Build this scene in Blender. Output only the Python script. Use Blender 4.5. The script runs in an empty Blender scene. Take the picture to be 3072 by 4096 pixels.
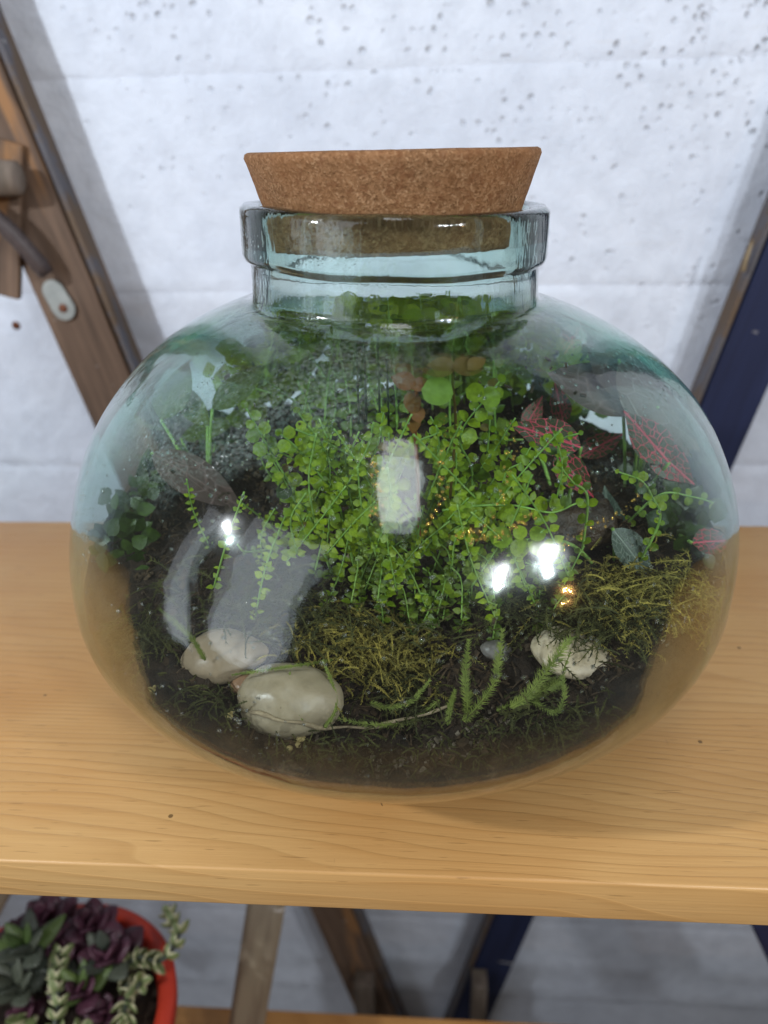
import bpy, math, random
import numpy as np
from mathutils import Vector, Matrix, noise, Euler
random.seed(7)
sc = bpy.context.scene
COL = sc.collection
PI = math.pi
H = .27                                   # camera height above the shelf top (m); shelf top is z = 0

# ------------------------------------------------------------------ camera
FPX, PW, PH = 2980., 3072., 4096.
AX = Vector((.9977330797, -.0049098378, .0671161311))
AY = Vector((.0625000037, .4373503969, -.8971167036))
AZ = Vector((-.0249485691, .8992777790, .4366658277))
cd = bpy.data.cameras.new('camera')
cam = bpy.data.objects.new('camera', cd); COL.objects.link(cam)
cam.matrix_world = Matrix(((AX.x, AX.y, AX.z, 0), (AY.x, AY.y, AY.z, 0), (AZ.x, AZ.y, AZ.z, H), (0, 0, 0, 1)))
cd.sensor_fit = 'VERTICAL'; cd.sensor_height = 24.; cd.lens = 24. * FPX / PH
cd.clip_start = .01; cd.clip_end = 50
cd.dof.use_dof = True; cd.dof.focus_distance = .31; cd.dof.aperture_fstop = cd.lens / 3.9
sc.camera = cam

def ray(px, py):
    v = Vector(((px - PW / 2) / FPX, (PH / 2 - py) / FPX, -1))
    return Vector((AX.dot(v), AY.dot(v), AZ.dot(v)))
def at(px, py, Y):                        # the point of the upright plane y = Y seen in that direction
    d = ray(px, py); return Vector((0, 0, H)) + d * (Y / d.y)
def on(px, py, z):                        # the same on the level plane at height z
    d = ray(px, py); return Vector((0, 0, H)) + d * ((z - H) / d.z)

# ------------------------------------------------------------------ world and lamps
w = bpy.data.worlds.new('World'); sc.world = w; w.use_nodes = True
w.node_tree.nodes['Background'].inputs[0].default_value = (1, .93, .85, 1)
w.node_tree.nodes['Background'].inputs[1].default_value = .095
def lamp(name, loc, target, power, size, color, sy=None):
    l = bpy.data.lights.new(name, 'AREA'); o = bpy.data.objects.new(name, l); COL.objects.link(o)
    l.energy = power; l.color = color; l.size = size
    l.shape = 'RECTANGLE' if sy else 'DISK'
    if sy: l.size_y = sy
    o.location = loc; o.rotation_euler = (Vector(target) - Vector(loc)).to_track_quat('-Z', 'Y').to_euler()
    return o
WALL_Y = .75
def polar(az, el, d):                      # position seen from the jar: azimuth from straight ahead, elevation, distance
    az, el = math.radians(az), math.radians(el)
    return (d * math.cos(el) * math.sin(az), .35 - d * math.cos(el) * math.cos(az), .1 + d * math.sin(el))
JC = (0, .45, .1)
lamp('ceiling_spotlight', polar(34, 24, 1.25), JC, 4.9, .085, (.90, .95, 1))
lamp('ceiling_spotlight', polar(47, 25, 1.15), JC, 5.3, .085, (.90, .95, 1))
lamp('ceiling_spotlight', polar(-56, 29, 1.1), JC, 7.8, .04, (.90, .95, 1))
lamp('warm_spotlight', polar(50, 12, 1.5), JC, .9, .02, (1, .50, .16))
lamp('ceiling_panel_light', (.05, -.60, 1.9), (.05, -.599, 0), 11, .42, (.97, .97, 1), 1.25)
wl = lamp('room_reflection_light', polar(-41, 12, 2.2), JC, 17, .95, (.84, .90, 1), 2.1)  # added panels standing in for a bright room wall mirrored in the glass
wl.rotation_euler.rotate_axis('Z', math.radians(-11))
lamp('room_reflection_light', polar(-68, 8, 2.4), JC, 4.2, .30, (.84, .90, 1), 2.1)  # second added strip for the same mirrored wall, past a dark gap
sc.view_settings.view_transform = 'Standard'; sc.view_settings.look = 'None'
sc.view_settings.exposure = 0; sc.view_settings.gamma = 1
sc.render.engine = 'CYCLES'
cy = sc.cycles
cy.use_denoising = True; cy.max_bounces = 14; cy.transparent_max_bounces = 40
cy.transmission_bounces = 12; cy.glossy_bounces = 6; cy.sample_clamp_indirect = 6

# ------------------------------------------------------------------ materials
class NT:
    def __init__(s, name):
        s.m = bpy.data.materials.new(name); s.m.use_nodes = True
        s.t = s.m.node_tree; s.t.nodes.clear()
        s.out = s.t.nodes.new('ShaderNodeOutputMaterial')
    def n(s, typ, ins=None, **kw):
        nd = s.t.nodes.new('ShaderNode' + typ)
        for k, v in kw.items(): setattr(nd, k, v)
        for k, v in (ins or {}).items():
            sk = nd.inputs[k]
            if isinstance(v, bpy.types.NodeSocket): s.t.links.new(v, sk)
            else: sk.default_value = v
        return nd
    def coord(s, scale=(1, 1, 1), rot=(0, 0, 0), which='Object'):
        c = s.n('TexCoord'); return s.n('Mapping', {'Vector': c.outputs[which], 'Scale': scale, 'Rotation': rot}).outputs[0]
    def noise(s, v, sc_, det=4, rough=.55, dist=0):
        return s.n('TexNoise', {'Vector': v, 'Scale': sc_, 'Detail': det, 'Roughness': rough, 'Distortion': dist}).outputs['Fac']
    def ramp(s, f, stops, interp='LINEAR'):
        r = s.n('ValToRGB', {'Fac': f}); cr = r.color_ramp; cr.interpolation = interp
        while len(cr.elements) < len(stops): cr.elements.new(.5)
        for e, (p, c) in zip(cr.elements, stops):
            e.position = p; e.color = (c, c, c, 1) if isinstance(c, (int, float)) else (*c, 1)
        return r.outputs[0]
    def math(s, op, a, b=0., c=0., clamp=False):
        nd = s.n('Math', {0: a, 1: b, 2: c}, operation=op); nd.use_clamp = clamp; return nd.outputs[0]
    def mix(s, f, a, b, blend='MIX'):
        nd = s.n('Mix', data_type='RGBA', blend_type=blend)
        for i, v in ((0, f), (6, a), (7, b)):
            if isinstance(v, bpy.types.NodeSocket): s.t.links.new(v, nd.inputs[i])
            elif i == 0: nd.inputs[0].default_value = v
            else: nd.inputs[i].default_value = (*v, 1)
        return nd.outputs[2]
    def bump(s, h, strength=.3, dist=.001, normal=None):
        d = {'Height': h, 'Strength': strength, 'Distance': dist}
        if normal is not None: d['Normal'] = normal
        return s.n('Bump', d).outputs[0]
    def bsdf(s, col, rough=.5, bump=None, spec=.5, **kw):
        d = {'Base Color': col if isinstance(col, bpy.types.NodeSocket) else (*col, 1), 'Roughness': rough, 'Specular IOR Level': spec}
        if bump is not None: d['Normal'] = bump
        d.update(kw)
        return s.n('BsdfPrincipled', d).outputs[0]
    def mixs(s, f, a, b):
        return s.n('MixShader', {0: f, 1: a, 2: b}).outputs[0]
    def done(s, sh, vol=None):
        s.t.links.new(sh, s.out.inputs[0])
        if vol is not None: s.t.links.new(vol, s.out.inputs[1])
        return s.m

def m_wood(name, dark, light, edge=.5, rough=.38):
    """flat-sawn varnished softwood: growth rings cut lengthwise, fine pores, a few scratches"""
    t = NT(name)
    v = t.coord((1, 1, 1))
    warp = t.n('TexNoise', {'Vector': t.coord((1.6, 9, 9)), 'Scale': 1.0, 'Detail': 3, 'Roughness': .5}).outputs['Color']
    wv = t.n('VectorMath', {0: warp, 1: (.5, .5, .5)}, operation='SUBTRACT').outputs[0]
    wv = t.n('VectorMath', {0: wv, 'Scale': .10}, operation='SCALE').outputs[0]
    v2 = t.n('VectorMath', {0: v, 1: wv}, operation='ADD').outputs[0]
    sp = t.n('SeparateXYZ', {0: v2})
    yy = t.math('ADD', sp.outputs[1], -.06); zz = t.math('ADD', sp.outputs[2], .055)
    tx = t.math('MULTIPLY', sp.outputs[0], .05)
    yy = t.math('ADD', yy, tx)
    rr = t.math('SQRT', t.math('ADD', t.math('MULTIPLY', yy, yy), t.math('MULTIPLY', zz, zz)))
    ph = t.math('MULTIPLY', rr, 190)
    saw = t.math('FRACT', ph)
    ring = t.ramp(saw, [(0, .15), (.55, .32), (.86, 1.), (.94, .9), (1, .15)])
    fine = t.noise(t.coord((9, 420, 420)), 1.2, 4, .7)
    mid = t.noise(t.coord((3, 40, 40)), 1.3, 3)
    big = t.noise(t.coord((3, 5, 5)), 1.5, 3)
    f = t.math('ADD', t.math('MULTIPLY', ring, .20), t.math('MULTIPLY', fine, .42))
    f = t.math('ADD', f, t.math('MULTIPLY', mid, .30))
    c = t.mix(t.ramp(f, [(.30, 0), (.85, 1)]), light, dark)
    c = t.mix(t.ramp(big, [(.35, 0), (.7, .7)]), c, tuple(x * y for x, y in zip(dark, (1.15, .95, .7))))
    pores = t.noise(t.coord((60, 900, 900)), 1.0, 1)
    c = t.mix(t.ramp(pores, [(.68, 0), (.74, .45)]), c, tuple(x * .45 for x in dark))
    sc1 = t.noise(t.coord((14, 190, 14), (0, 0, .5)), 3.0, 2); sc2 = t.noise(t.coord((160, 12, 14), (0, 0, .3)), 3.0, 2)
    scr = t.math('MAXIMUM', t.ramp(sc1, [(.76, 0), (.78, 1)]), t.ramp(sc2, [(.77, 0), (.79, 1)]))
    c = t.mix(t.math('MULTIPLY', scr, .35), c, tuple(x * .5 for x in dark))
    speck = t.n('TexVoronoi', {'Vector': v, 'Scale': 60.}); sc3 = t.n('SeparateXYZ', {0: speck.outputs['Color']})
    sm = t.math('MULTIPLY', t.math('LESS_THAN', speck.outputs['Distance'], .07), t.math('GREATER_THAN', sc3.outputs[0], .82))
    c = t.mix(t.math('MULTIPLY', sm, .8), c, tuple(x * .25 for x in dark))
    b = t.bump(t.math('ADD', t.math('SUBTRACT', fine, t.math('MULTIPLY', scr, .7)), t.math('MULTIPLY', ring, .8)), .3, .0006)
    return t.done(t.bsdf(c, t.ramp(fine, [(.3, rough - .06), (.7, rough + .1)]), b, .45))

def m_oldwood(name, base, dark, streak, paint=None, amt=.5, rough=.7):
    t = NT(name)
    a = t.noise(t.coord((55, 55, 3)), 1.5, 5, .65)
    b = t.noise(t.coord((16, 16, 2)), 1.7, 4)
    s3 = t.noise(t.coord((9, 9, 30)), 2.5, 4)
    c = t.mix(t.ramp(a, [(.35, 0), (.65, 1)]), base, dark)
    c = t.mix(t.ramp(b, [(.56, 0), (.62, .85)]), c, streak)
    if paint:
        c = t.mix(t.ramp(t.noise(t.coord((7, 7, 4)), 3, 6, .7), [(amt - .04, 0), (amt + .03, 1)]), c, paint)
    c = t.mix(t.ramp(s3, [(.70, 0), (.74, .8)]), c, (.6, .58, .55))
    return t.done(t.bsdf(c, rough, t.bump(a, .5, .001), .3))

def m_wall():
    t = NT('white_painted_concrete')
    v = t.coord()
    n1 = t.noise(v, 5, 6, .6); n2 = t.noise(v, 45, 5, .65)
    zone = t.noise(t.coord((1, 1, 1)), 7, 4, .7)
    sp = t.n('SeparateXYZ', {0: v})
    right_up = t.math('ADD', t.math('MULTIPLY', sp.outputs[0], .75), t.math('MULTIPLY_ADD', sp.outputs[2], 1.6, -.40))
    dens = t.math('ADD', zone, right_up)
    wob = t.n('TexNoise', {'Vector': v, 'Scale': 70, 'Detail': 3}).outputs['Color']
    v2 = t.n('VectorMath', {0: v, 1: t.n('VectorMath', {0: wob, 'Scale': .009}, operation='SCALE').outputs[0]}, operation='ADD').outputs[0]
    vo = t.n('TexVoronoi', {'Vector': v2, 'Scale': 125., 'Randomness': 1.}); 
    cell = t.n('SeparateXYZ', {0: vo.outputs['Color']})
    rad = t.math('MULTIPLY', t.math('POWER', cell.outputs[0], 2.), .36)
    pit = t.math('LESS_THAN', vo.outputs['Distance'], rad)
    keep = t.math('GREATER_THAN', t.math('ADD', t.math('MULTIPLY', dens, .66), t.math('MULTIPLY', cell.outputs[1], .34)), .90)
    pit = t.math('MULTIPLY', pit, keep)
    softpit = t.ramp(vo.outputs['Distance'], [(.02, 1), (.38, 0)])
    softpit = t.math('MULTIPLY', softpit, t.ramp(t.math('ADD', t.math('MULTIPLY', dens, .5), t.math('MULTIPLY', cell.outputs[2], .5)), [(.60, 0), (.80, 1)]))
    c = t.mix(t.ramp(n1, [(.3, 0), (.75, 1)]), (.72, .77, .86), (.54, .59, .69))
    c = t.mix(t.ramp(n2, [(.42, 0), (.72, .55)]), c, (.50, .54, .62))
    c = t.mix(t.math('MULTIPLY', softpit, .32), c, (.42, .43, .47))
    c = t.mix(t.math('MULTIPLY', pit, t.ramp(cell.outputs[2], [(.3, .25), (.8, .95)])), c, (.13, .105, .07))
    edge = t.noise(t.coord((6, 6, 60)), 1.4, 4)
    c = t.mix(t.ramp(edge, [(.66, 0), (.76, .25)]), c, (.50, .45, .38))
    hgt = t.math('SUBTRACT', t.math('ADD', t.math('MULTIPLY', n1, .8), t.math('MULTIPLY', n2, .6)), t.math('MULTIPLY', softpit, .8))
    return t.done(t.bsdf(c, .6, t.bump(hgt, .8, .006), .3))

def m_cork():
    t = NT('agglomerated_cork')
    v = t.coord()
    wob = t.n('TexNoise', {'Vector': v, 'Scale': 300, 'Detail': 3}).outputs['Color']
    v2 = t.n('VectorMath', {0: v, 1: t.n('VectorMath', {0: wob, 'Scale': .0035}, operation='SCALE').outputs[0]}, operation='ADD').outputs[0]
    vo = t.n('TexVoronoi', {'Vector': v2, 'Scale': 1250.})
    vs = t.n('TexVoronoi', {'Vector': v2, 'Scale': 420.})
    g = t.n('SeparateXYZ', {0: vo.outputs['Color']}).outputs[0]
    g2 = t.n('SeparateXYZ', {0: vs.outputs['Color']}).outputs[1]
    c = t.ramp(g, [(0, (.115, .055, .022)), (.3, (.20, .102, .046)), (.75, (.255, .135, .064)), (1, (.36, .215, .115))])
    c = t.mix(t.ramp(g2, [(.82, 0), (.88, .5)]), c, (.13, .05, .02))
    big = t.noise(v, 40, 4)
    c = t.mix(t.ramp(big, [(.35, 0), (.7, .4)]), c, (.26, .11, .04))
    e = t.math('ADD', vo.outputs['Distance'], t.noise(v, 900, 3))
    return t.done(t.bsdf(c, .78, t.bump(e, .45, .0006), .2))

def m_glass():
    """thin hand-made green glass: clear walls, thick refracting neck, tinted by the length of glass looked through"""
    t = NT('pale_green_glass')
    v = t.coord()
    z = t.n('SeparateXYZ', {0: v}).outputs[2]
    wob = t.noise(v, 16, 3, .5); mid = t.noise(v, 90, 2)
    drops = t.n('TexVoronoi', {'Vector': v, 'Scale': 520.})
    patch = t.noise(v, 13, 4, .6)
    wet = t.math('MULTIPLY', t.ramp(patch, [(.50, 0), (.60, 1)]), t.ramp(z, [(.145, 0), (.175, 1)]))
    dh = t.math('MULTIPLY', t.ramp(drops.outputs['Distance'], [(.0, 1), (.35, 0)]), wet)
    streak = t.noise(t.coord((34, 34, 9)), 3.5, 3)
    neckz = t.math('SUBTRACT', z, .196)
    neck = t.math('MULTIPLY', neckz, 55., clamp=True)
    hgt = t.math('ADD', t.math('MULTIPLY', wob, .9), t.math('MULTIPLY', dh, .10))
    hgt = t.math('ADD', hgt, t.math('MULTIPLY', mid, .05))
    hgt = t.math('ADD', hgt, t.math('MULTIPLY', t.math('MULTIPLY', streak, neck), .22))
    bmp = t.bump(hgt, .5, .004)
    lw = t.n('LayerWeight', {'Blend': .5, 'Normal': bmp}).outputs['Facing']
    fr = t.math('ADD', t.math('MULTIPLY', t.math('POWER', lw, 3.8), .96), .034, clamp=True)
    clear = t.n('BsdfTransparent', {'Color': (1, 1, 1, 1)}).outputs[0]
    refr = t.n('BsdfRefraction', {'Color': (1, 1, 1, 1), 'Roughness': 0., 'IOR': 1.40, 'Normal': t.bump(hgt, .35, .004)}).outputs[0]
    base = t.mixs(t.math('MULTIPLY', neck, .86), clear, refr)
    # dried soil smeared low on the wall, mist on the shoulder
    dn = t.noise(v, 120, 8, .8)
    low = t.ramp(z, [(.0, 1), (.050, .9), (.088, 0)])
    dm = t.math('MULTIPLY', t.ramp(dn, [(.545, 0), (.60, .9)]), low)
    dm = t.math('MAXIMUM', dm, t.math('MULTIPLY', t.ramp(t.noise(v, 26, 6, .75), [(.50, 0), (.60, .8)]), t.ramp(z, [(0, 1), (.022, .8), (.034, 0)])))
    soil = t.bsdf(t.mix(t.noise(v, 150, 3), (.12, .07, .03), (.46, .36, .22)), .8, None, .2)
    fog = t.n('BsdfTranslucent', {'Color': (.80, .90, .88, 1)}).outputs[0]
    fogd = t.n('BsdfDiffuse', {'Color': (.80, .90, .88, 1)}).outputs[0]
    fog = t.mixs(.5, fog, fogd)
    speck = t.ramp(t.noise(v, 700, 4, .8), [(.47, .0), (.56, 1)])
    fm = t.math('MULTIPLY', t.math('MULTIPLY', wet, .13), speck)
    base = t.mixs(fm, base, fog)
    film = t.math('MULTIPLY', t.ramp(t.noise(v, 45, 7, .75), [(.34, .12), (.60, .72)]), t.ramp(z, [(0, 1), (.070, .85), (.098, 0)]))
    filmc = t.bsdf(t.mix(t.noise(v, 300, 4, .8), (.03, .018, .007), (.16, .095, .035)), .8, None, .2)
    base = t.mixs(film, base, filmc)
    base = t.mixs(dm, base, soil)
    gl = t.n('BsdfGlossy', {'Color': (1, 1, 1, 1), 'Roughness': .035, 'Normal': bmp}).outputs[0]
    gl2 = t.n('BsdfGlossy', {'Color': (1, 1, 1, 1), 'Roughness': .13, 'Normal': bmp}).outputs[0]
    gl = t.mixs(t.ramp(t.noise(v, 22, 4), [(.3, .25), (.7, .55)]), gl, gl2)
    vol = t.n('VolumeAbsorption', {'Color': (.16, .76, .62, 1), 'Density': 30.}).outputs[0]
    return t.done(t.mixs(fr, base, gl), vol)

def m_water():
    t = NT('water_droplet')
    r = t.n('BsdfGlass', {'Color': (1, 1, 1, 1), 'Roughness': 0., 'IOR': 1.33}).outputs[0]
    return t.done(r)

def m_leaf(name, a, b, vein=None, veinscale=1., trans=.45, rough=.4, edge=None):
    t = NT(name)
    oi = t.n('ObjectInfo'); v = t.coord()
    geo = t.n('NewGeometry')
    rnd = t.math('FRACT', t.math('ADD', oi.outputs['Random'], geo.outputs['Random Per Island']))
    uv = t.coord(which='UV')
    n = t.noise(uv, 5, 4)
    c = t.mix(rnd, a, b)
    c = t.mix(t.ramp(n, [(.4, 0), (.75, .5)]), c, tuple(x * .55 for x in a))
    h = n
    if vein:
        sp = t.n('SeparateXYZ', {0: uv})
        mid = t.math('ABSOLUTE', t.math('SUBTRACT', sp.outputs[1], .5))
        vo = t.n('TexVoronoi', {'Vector': uv, 'Scale': 7. * veinscale}, feature='DISTANCE_TO_EDGE')
        vo2 = t.n('TexVoronoi', {'Vector': uv, 'Scale': 16. * veinscale}, feature='DISTANCE_TO_EDGE')
        net = t.ramp(vo.outputs['Distance'], [(.012, 1), (.06, 0)])
        net2 = t.ramp(vo2.outputs['Distance'], [(.0, .35), (.04, 0)])
        mr = t.ramp(mid, [(.012, 1), (.035, 0)])
        f = t.math('MAXIMUM', t.math('MAXIMUM', net, mr), net2)
        c = t.mix(f, c, vein); h = t.math('ADD', n, f)
    if edge:
        sp = t.n('SeparateXYZ', {0: uv})
        rim = t.math('ABSOLUTE', t.math('SUBTRACT', sp.outputs[1], .5))
        c = t.mix(t.ramp(rim, [(.22, 0), (.36, 1)]), c, edge)
    s1 = t.bsdf(c, rough, t.bump(h, .3, .0005), .4)
    s2 = t.n('BsdfTranslucent', {'Color': c}).outputs[0]
    return t.done(t.mixs(trans, s1, s2))

def m_plain(name, a, b, scale=60, rough=.7, bump=.4, bd=.001, spec=.3, det=5, coat=0., **kw):
    t = NT(name); v = t.coord(); n = t.noise(v, scale, det, .65); n2 = t.noise(v, scale * .23, 3)
    geo = t.n('NewGeometry')
    c = t.mix(t.ramp(n, [(.33, 0), (.68, 1)]), a, b)
    c = t.mix(t.math('MULTIPLY', geo.outputs['Random Per Island'], .5), c, a)
    c = t.mix(t.ramp(n2, [(.4, 0), (.7, .5)]), c, tuple(x * .6 for x in a))
    return t.done(t.bsdf(c, rough, t.bump(n, bump, bd), spec, **{'Coat Weight': coat, **kw}))

def m_pebble(name, base, vein, rough=.26):
    t = NT(name); v = t.coord()
    n = t.noise(v, 70, 5, .6, .6); n2 = t.noise(v, 400, 3)
    c = t.mix(t.ramp(n, [(.35, 0), (.62, 1)]), base, vein)
    c = t.mix(t.ramp(n2, [(.70, 0), (.76, .6)]), c, (.10, .07, .04))
    z = t.n('SeparateXYZ', {0: t.coord(which='Generated')}).outputs[2]
    dirt = t.math('MULTIPLY', t.ramp(t.noise(v, 110, 5, .7), [(.50, 0), (.56, 1)]), t.ramp(z, [(0, 1), (.35, .6), (.75, .08)]))
    c = t.mix(dirt, c, (.035, .022, .012))
    return t.done(t.bsdf(c, t.ramp(n, [(.3, rough), (.7, rough + .25)]), t.bump(t.noise(v, 160, 4), .3, .001), .35, **{'Subsurface Weight': .15, 'Subsurface Radius': (.006, .005, .003), 'Subsurface Scale': 1.}))

M = {}
M['plank'] = m_wood('varnished_pine', (.33, .175, .055), (.54, .335, .135))
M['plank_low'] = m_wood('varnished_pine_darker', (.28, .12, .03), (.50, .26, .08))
M['wall'] = m_wall()
M['cork'] = m_cork()
M['glass'] = m_glass()
M['water'] = m_water()
M['glint'] = m_plain('gold_glint_droplet', (.95, .50, .10), (1, .62, .16), 900, .12, 0, .0001, .5, Metallic=.8)  # gold metallic colour stands in for warm glints in water drops
M['soil'] = m_plain('dark_potting_soil', (.006, .0034, .0016), (.040, .022, .010), 140, .85, 1., .004)
M['grit'] = m_plain('pale_grit', (.07, .05, .03), (.24, .20, .15), 400, .8)
M['litter'] = m_plain('brown_plant_litter', (.015, .009, .004), (.10, .06, .028), 300, .75)
M['bark'] = m_plain('wet_bark', (.01, .006, .003), (.075, .04, .018), 130, .45, 1., .003, .5)
M['twig'] = m_plain('thin_twig', (.20, .15, .09), (.40, .32, .2), 300, .7)
M['peb1'] = m_pebble('cream_pebble', (.235, .19, .12), (.31, .255, .17))
M['peb2'] = m_pebble('tan_pebble', (.20, .15, .095), (.27, .205, .135))
M['peb3'] = m_pebble('ivory_pebble', (.34, .27, .17), (.46, .38, .27), .3)
M['peb4'] = m_pebble('grey_pebble', (.11, .10, .09), (.16, .145, .13))
M['peb5'] = m_pebble('brown_pebble', (.20, .11, .06), (.28, .17, .1))
M['crumb'] = m_plain('yellow_crumb', (.32, .24, .09), (.48, .38, .17), 300, .8)
M['leaf'] = m_leaf('bright_round_leaf', (.15, .25, .005), (.30, .39, .012), trans=.4)
M['leaf_m'] = m_leaf('mid_green_leaf', (.06, .11, .004), (.17, .24, .010), trans=.35)
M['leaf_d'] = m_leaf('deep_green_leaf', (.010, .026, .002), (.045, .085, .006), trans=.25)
M['leaf_y'] = m_leaf('yellow_green_leaf', (.14, .24, .02), (.2, .3, .035), trans=.35)
M['leaf_r'] = m_leaf('red_brown_leaf', (.30, .07, .02), (.22, .10, .02))
M['leaf_o'] = m_leaf('olive_brown_leaf', (.20, .15, .03), (.12, .07, .02))
M['stem'] = m_plain('pale_green_stem', (.16, .30, .05), (.30, .42, .12), 300, .5, .2)
M['stem_y'] = m_plain('pale_white_stem', (.35, .40, .22), (.5, .52, .34), 300, .5, .2)
M['moss_g'] = m_plain('golden_moss', (.05, .05, .01), (.40, .31, .055), 200, .8)
M['moss_d'] = m_plain('dull_olive_moss', (.018, .022, .004), (.09, .085, .015), 200, .8)
M['moss_s'] = m_plain('green_feather_moss', (.07, .095, .012), (.21, .25, .045), 200, .7)
M['fit'] = m_leaf('pink_veined_leaf', (.03, .05, .02), (.04, .065, .02), (.62, .05, .10), 1.1, .2)
M['fit_w'] = m_leaf('grey_veined_leaf', (.05, .075, .055), (.06, .09, .07), (.15, .19, .15), 1.2, .15)
M['fit_b'] = m_leaf('brown_purple_leaf', (.09, .055, .045), (.13, .08, .06), (.16, .10, .09), .6, .2)
M['leaf_bl'] = m_leaf('broad_green_leaf', (.08, .12, .015), (.14, .18, .025), (.13, .18, .035), .5, .45)
M['rail_old'] = m_oldwood('weathered_brown_wood', (.17, .11, .075), (.075, .048, .034), (.30, .15, .06))
M['rail_grey'] = m_oldwood('grey_brown_wood', (.16, .13, .10), (.10, .08, .065), (.20, .16, .13))
M['rail_beige'] = m_oldwood('beige_grey_wood', (.26, .22, .16), (.19, .155, .11), (.32, .28, .2))
M['navy'] = m_oldwood('navy_painted_wood', (.013, .020, .062), (.009, .013, .040), (.02, .028, .075))
M['edge_blue'] = m_oldwood('worn_blue_grey_edge', (.12, .125, .15), (.07, .06, .06), (.14, .09, .06), (.11, .075, .05), .5)
M['iron'] = m_plain('dark_iron', (.045, .032, .032), (.09, .07, .068), 90, .5, .3, .001, .5)
M['plate'] = m_plain('grey_steel_plate', (.26, .28, .27), (.38, .40, .38), 90, .45, .2, .0006, .5, Metallic=.4)
M['rust'] = m_plain('rusty_screw', (.12, .04, .02), (.25, .1, .05), 300, .6)
M['pot'] = m_plain('red_orange_plastic', (.36, .022, .009), (.48, .045, .014), 14, .5, .25, .004, .4)
M['pur'] = m_leaf('purple_succulent_leaf', (.05, .018, .028), (.09, .03, .05), None, 1, .12, .45)
M['gsuc'] = m_leaf('green_succulent_leaf', (.06, .10, .03), (.11, .16, .04), None, 1, .12, .45)
M['grsuc'] = m_leaf('grey_green_succulent_leaf', (.05, .06, .045), (.09, .10, .07), None, 1, .12, .5)
M['vsuc'] = m_leaf('cream_edged_succulent_leaf', (.15, .19, .07), (.2, .24, .1), None, 1, .15, .45, (.48, .46, .28))

# ------------------------------------------------------------------ mesh helpers
class MB:
    def __init__(s): s.v = []; s.f = []; s.uv = []
    def add(s, vs, fs, uvs=None):
        k = len(s.v); s.v += [tuple(p) for p in vs]; s.f += [tuple(i + k for i in f) for f in fs]
        s.uv += list(uvs) if uvs else [(0, 0)] * len(vs)
    def tube(s, pts, rad, n=6, cap=True):
        pts = [Vector(p) for p in pts]; m = len(pts)
        if not isinstance(rad, (list, tuple)): rad = [rad] * m
        vs = []; fs = []; up = Vector((.3, .5, .8))
        for i, p in enumerate(pts):
            d = (pts[min(i + 1, m - 1)] - pts[max(i - 1, 0)]).normalized()
            a = d.cross(up); 
            if a.length < 1e-4: a = d.cross(Vector((1, 0, 0)))
            a.normalize(); b = d.cross(a); up = a.cross(d) if i else up
            for k in range(n):
                t = 2 * PI * k / n; vs.append(p + (a * math.cos(t) + b * math.sin(t)) * rad[i])
        for i in range(m - 1):
            for k in range(n):
                k2 = (k + 1) % n; fs.append((i * n + k, i * n + k2, (i + 1) * n + k2, (i + 1) * n + k))
        if cap and n > 2: fs += [tuple(range(n))[::-1], tuple((m - 1) * n + k for k in range(n))]
        s.add(vs, fs)
    def box(s, c, ax, ay, az):               # centre and three half-axes
        c = Vector(c); vs = [c + ax * i + ay * j + az * k for i in (-1, 1) for j in (-1, 1) for k in (-1, 1)]
        s.add(vs, [(0, 1, 3, 2), (4, 6, 7, 5), (0, 4, 5, 1), (2, 3, 7, 6), (0, 2, 6, 4), (1, 5, 7, 3)])
    def lathe(s, prof, n=96, cx=0, cy_=0, fn=None, close=False):
        m = len(prof); vs = []
        for i, (r, z) in enumerate(prof):
            for k in range(n):
                t = 2 * PI * k / n; p = Vector((cx + r * math.cos(t), cy_ + r * math.sin(t), z))
                vs.append(fn(p, r, t, i) if fn else p)
        fs = []
        for i in range(m if close else m - 1):
            for k in range(n):
                k2 = (k + 1) % n; j = (i + 1) % m
                fs.append((i * n + k, i * n + k2, j * n + k2, j * n + k))
        s.add(vs, fs)
    def mesh(s, name, smooth=True):
        me = bpy.data.meshes.new(name); me.from_pydata(s.v, [], s.f)
        ul = me.uv_layers.new(name='UVMap')
        li = np.empty(len(me.loops), dtype=np.int32); me.loops.foreach_get('vertex_index', li)
        ul.data.foreach_set('uv', np.array(s.uv, dtype=np.float32)[li].ravel())
        if smooth: me.polygons.foreach_set('use_smooth', [True] * len(me.polygons))
        me.update(); return me

def link(name, me, mat, parent=None, mw=None, bevel=0):
    o = bpy.data.objects.new(name, me); COL.objects.link(o)
    if mat and not me.materials: me.materials.append(mat)
    if parent is not None:
        o.parent = parent
        o.matrix_parent_inverse = world(parent).inverted()
    if mw is not None: o.matrix_basis = mw
    if bevel:
        b = o.modifiers.new('bevel', 'BEVEL'); b.width = bevel; b.segments = 2; b.limit_method = 'ANGLE'
    return o
def world(o):
    m = o.matrix_basis.copy()
    return world(o.parent) @ o.matrix_parent_inverse @ m if o.parent else m
def tag(o, label, cat, group=None, kind=None):
    o['label'] = label; o['category'] = cat
    if group: o['group'] = group
    if kind: o['kind'] = kind
    return o
def thing(name, loc, label, cat, group=None):
    o = bpy.data.objects.new(name, None); COL.objects.link(o); o.empty_display_size = .02
    o.matrix_basis = Matrix.Translation(Vector(loc)); return tag(o, label, cat, group)
def structure(o): o['kind'] = 'structure'; return o
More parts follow.
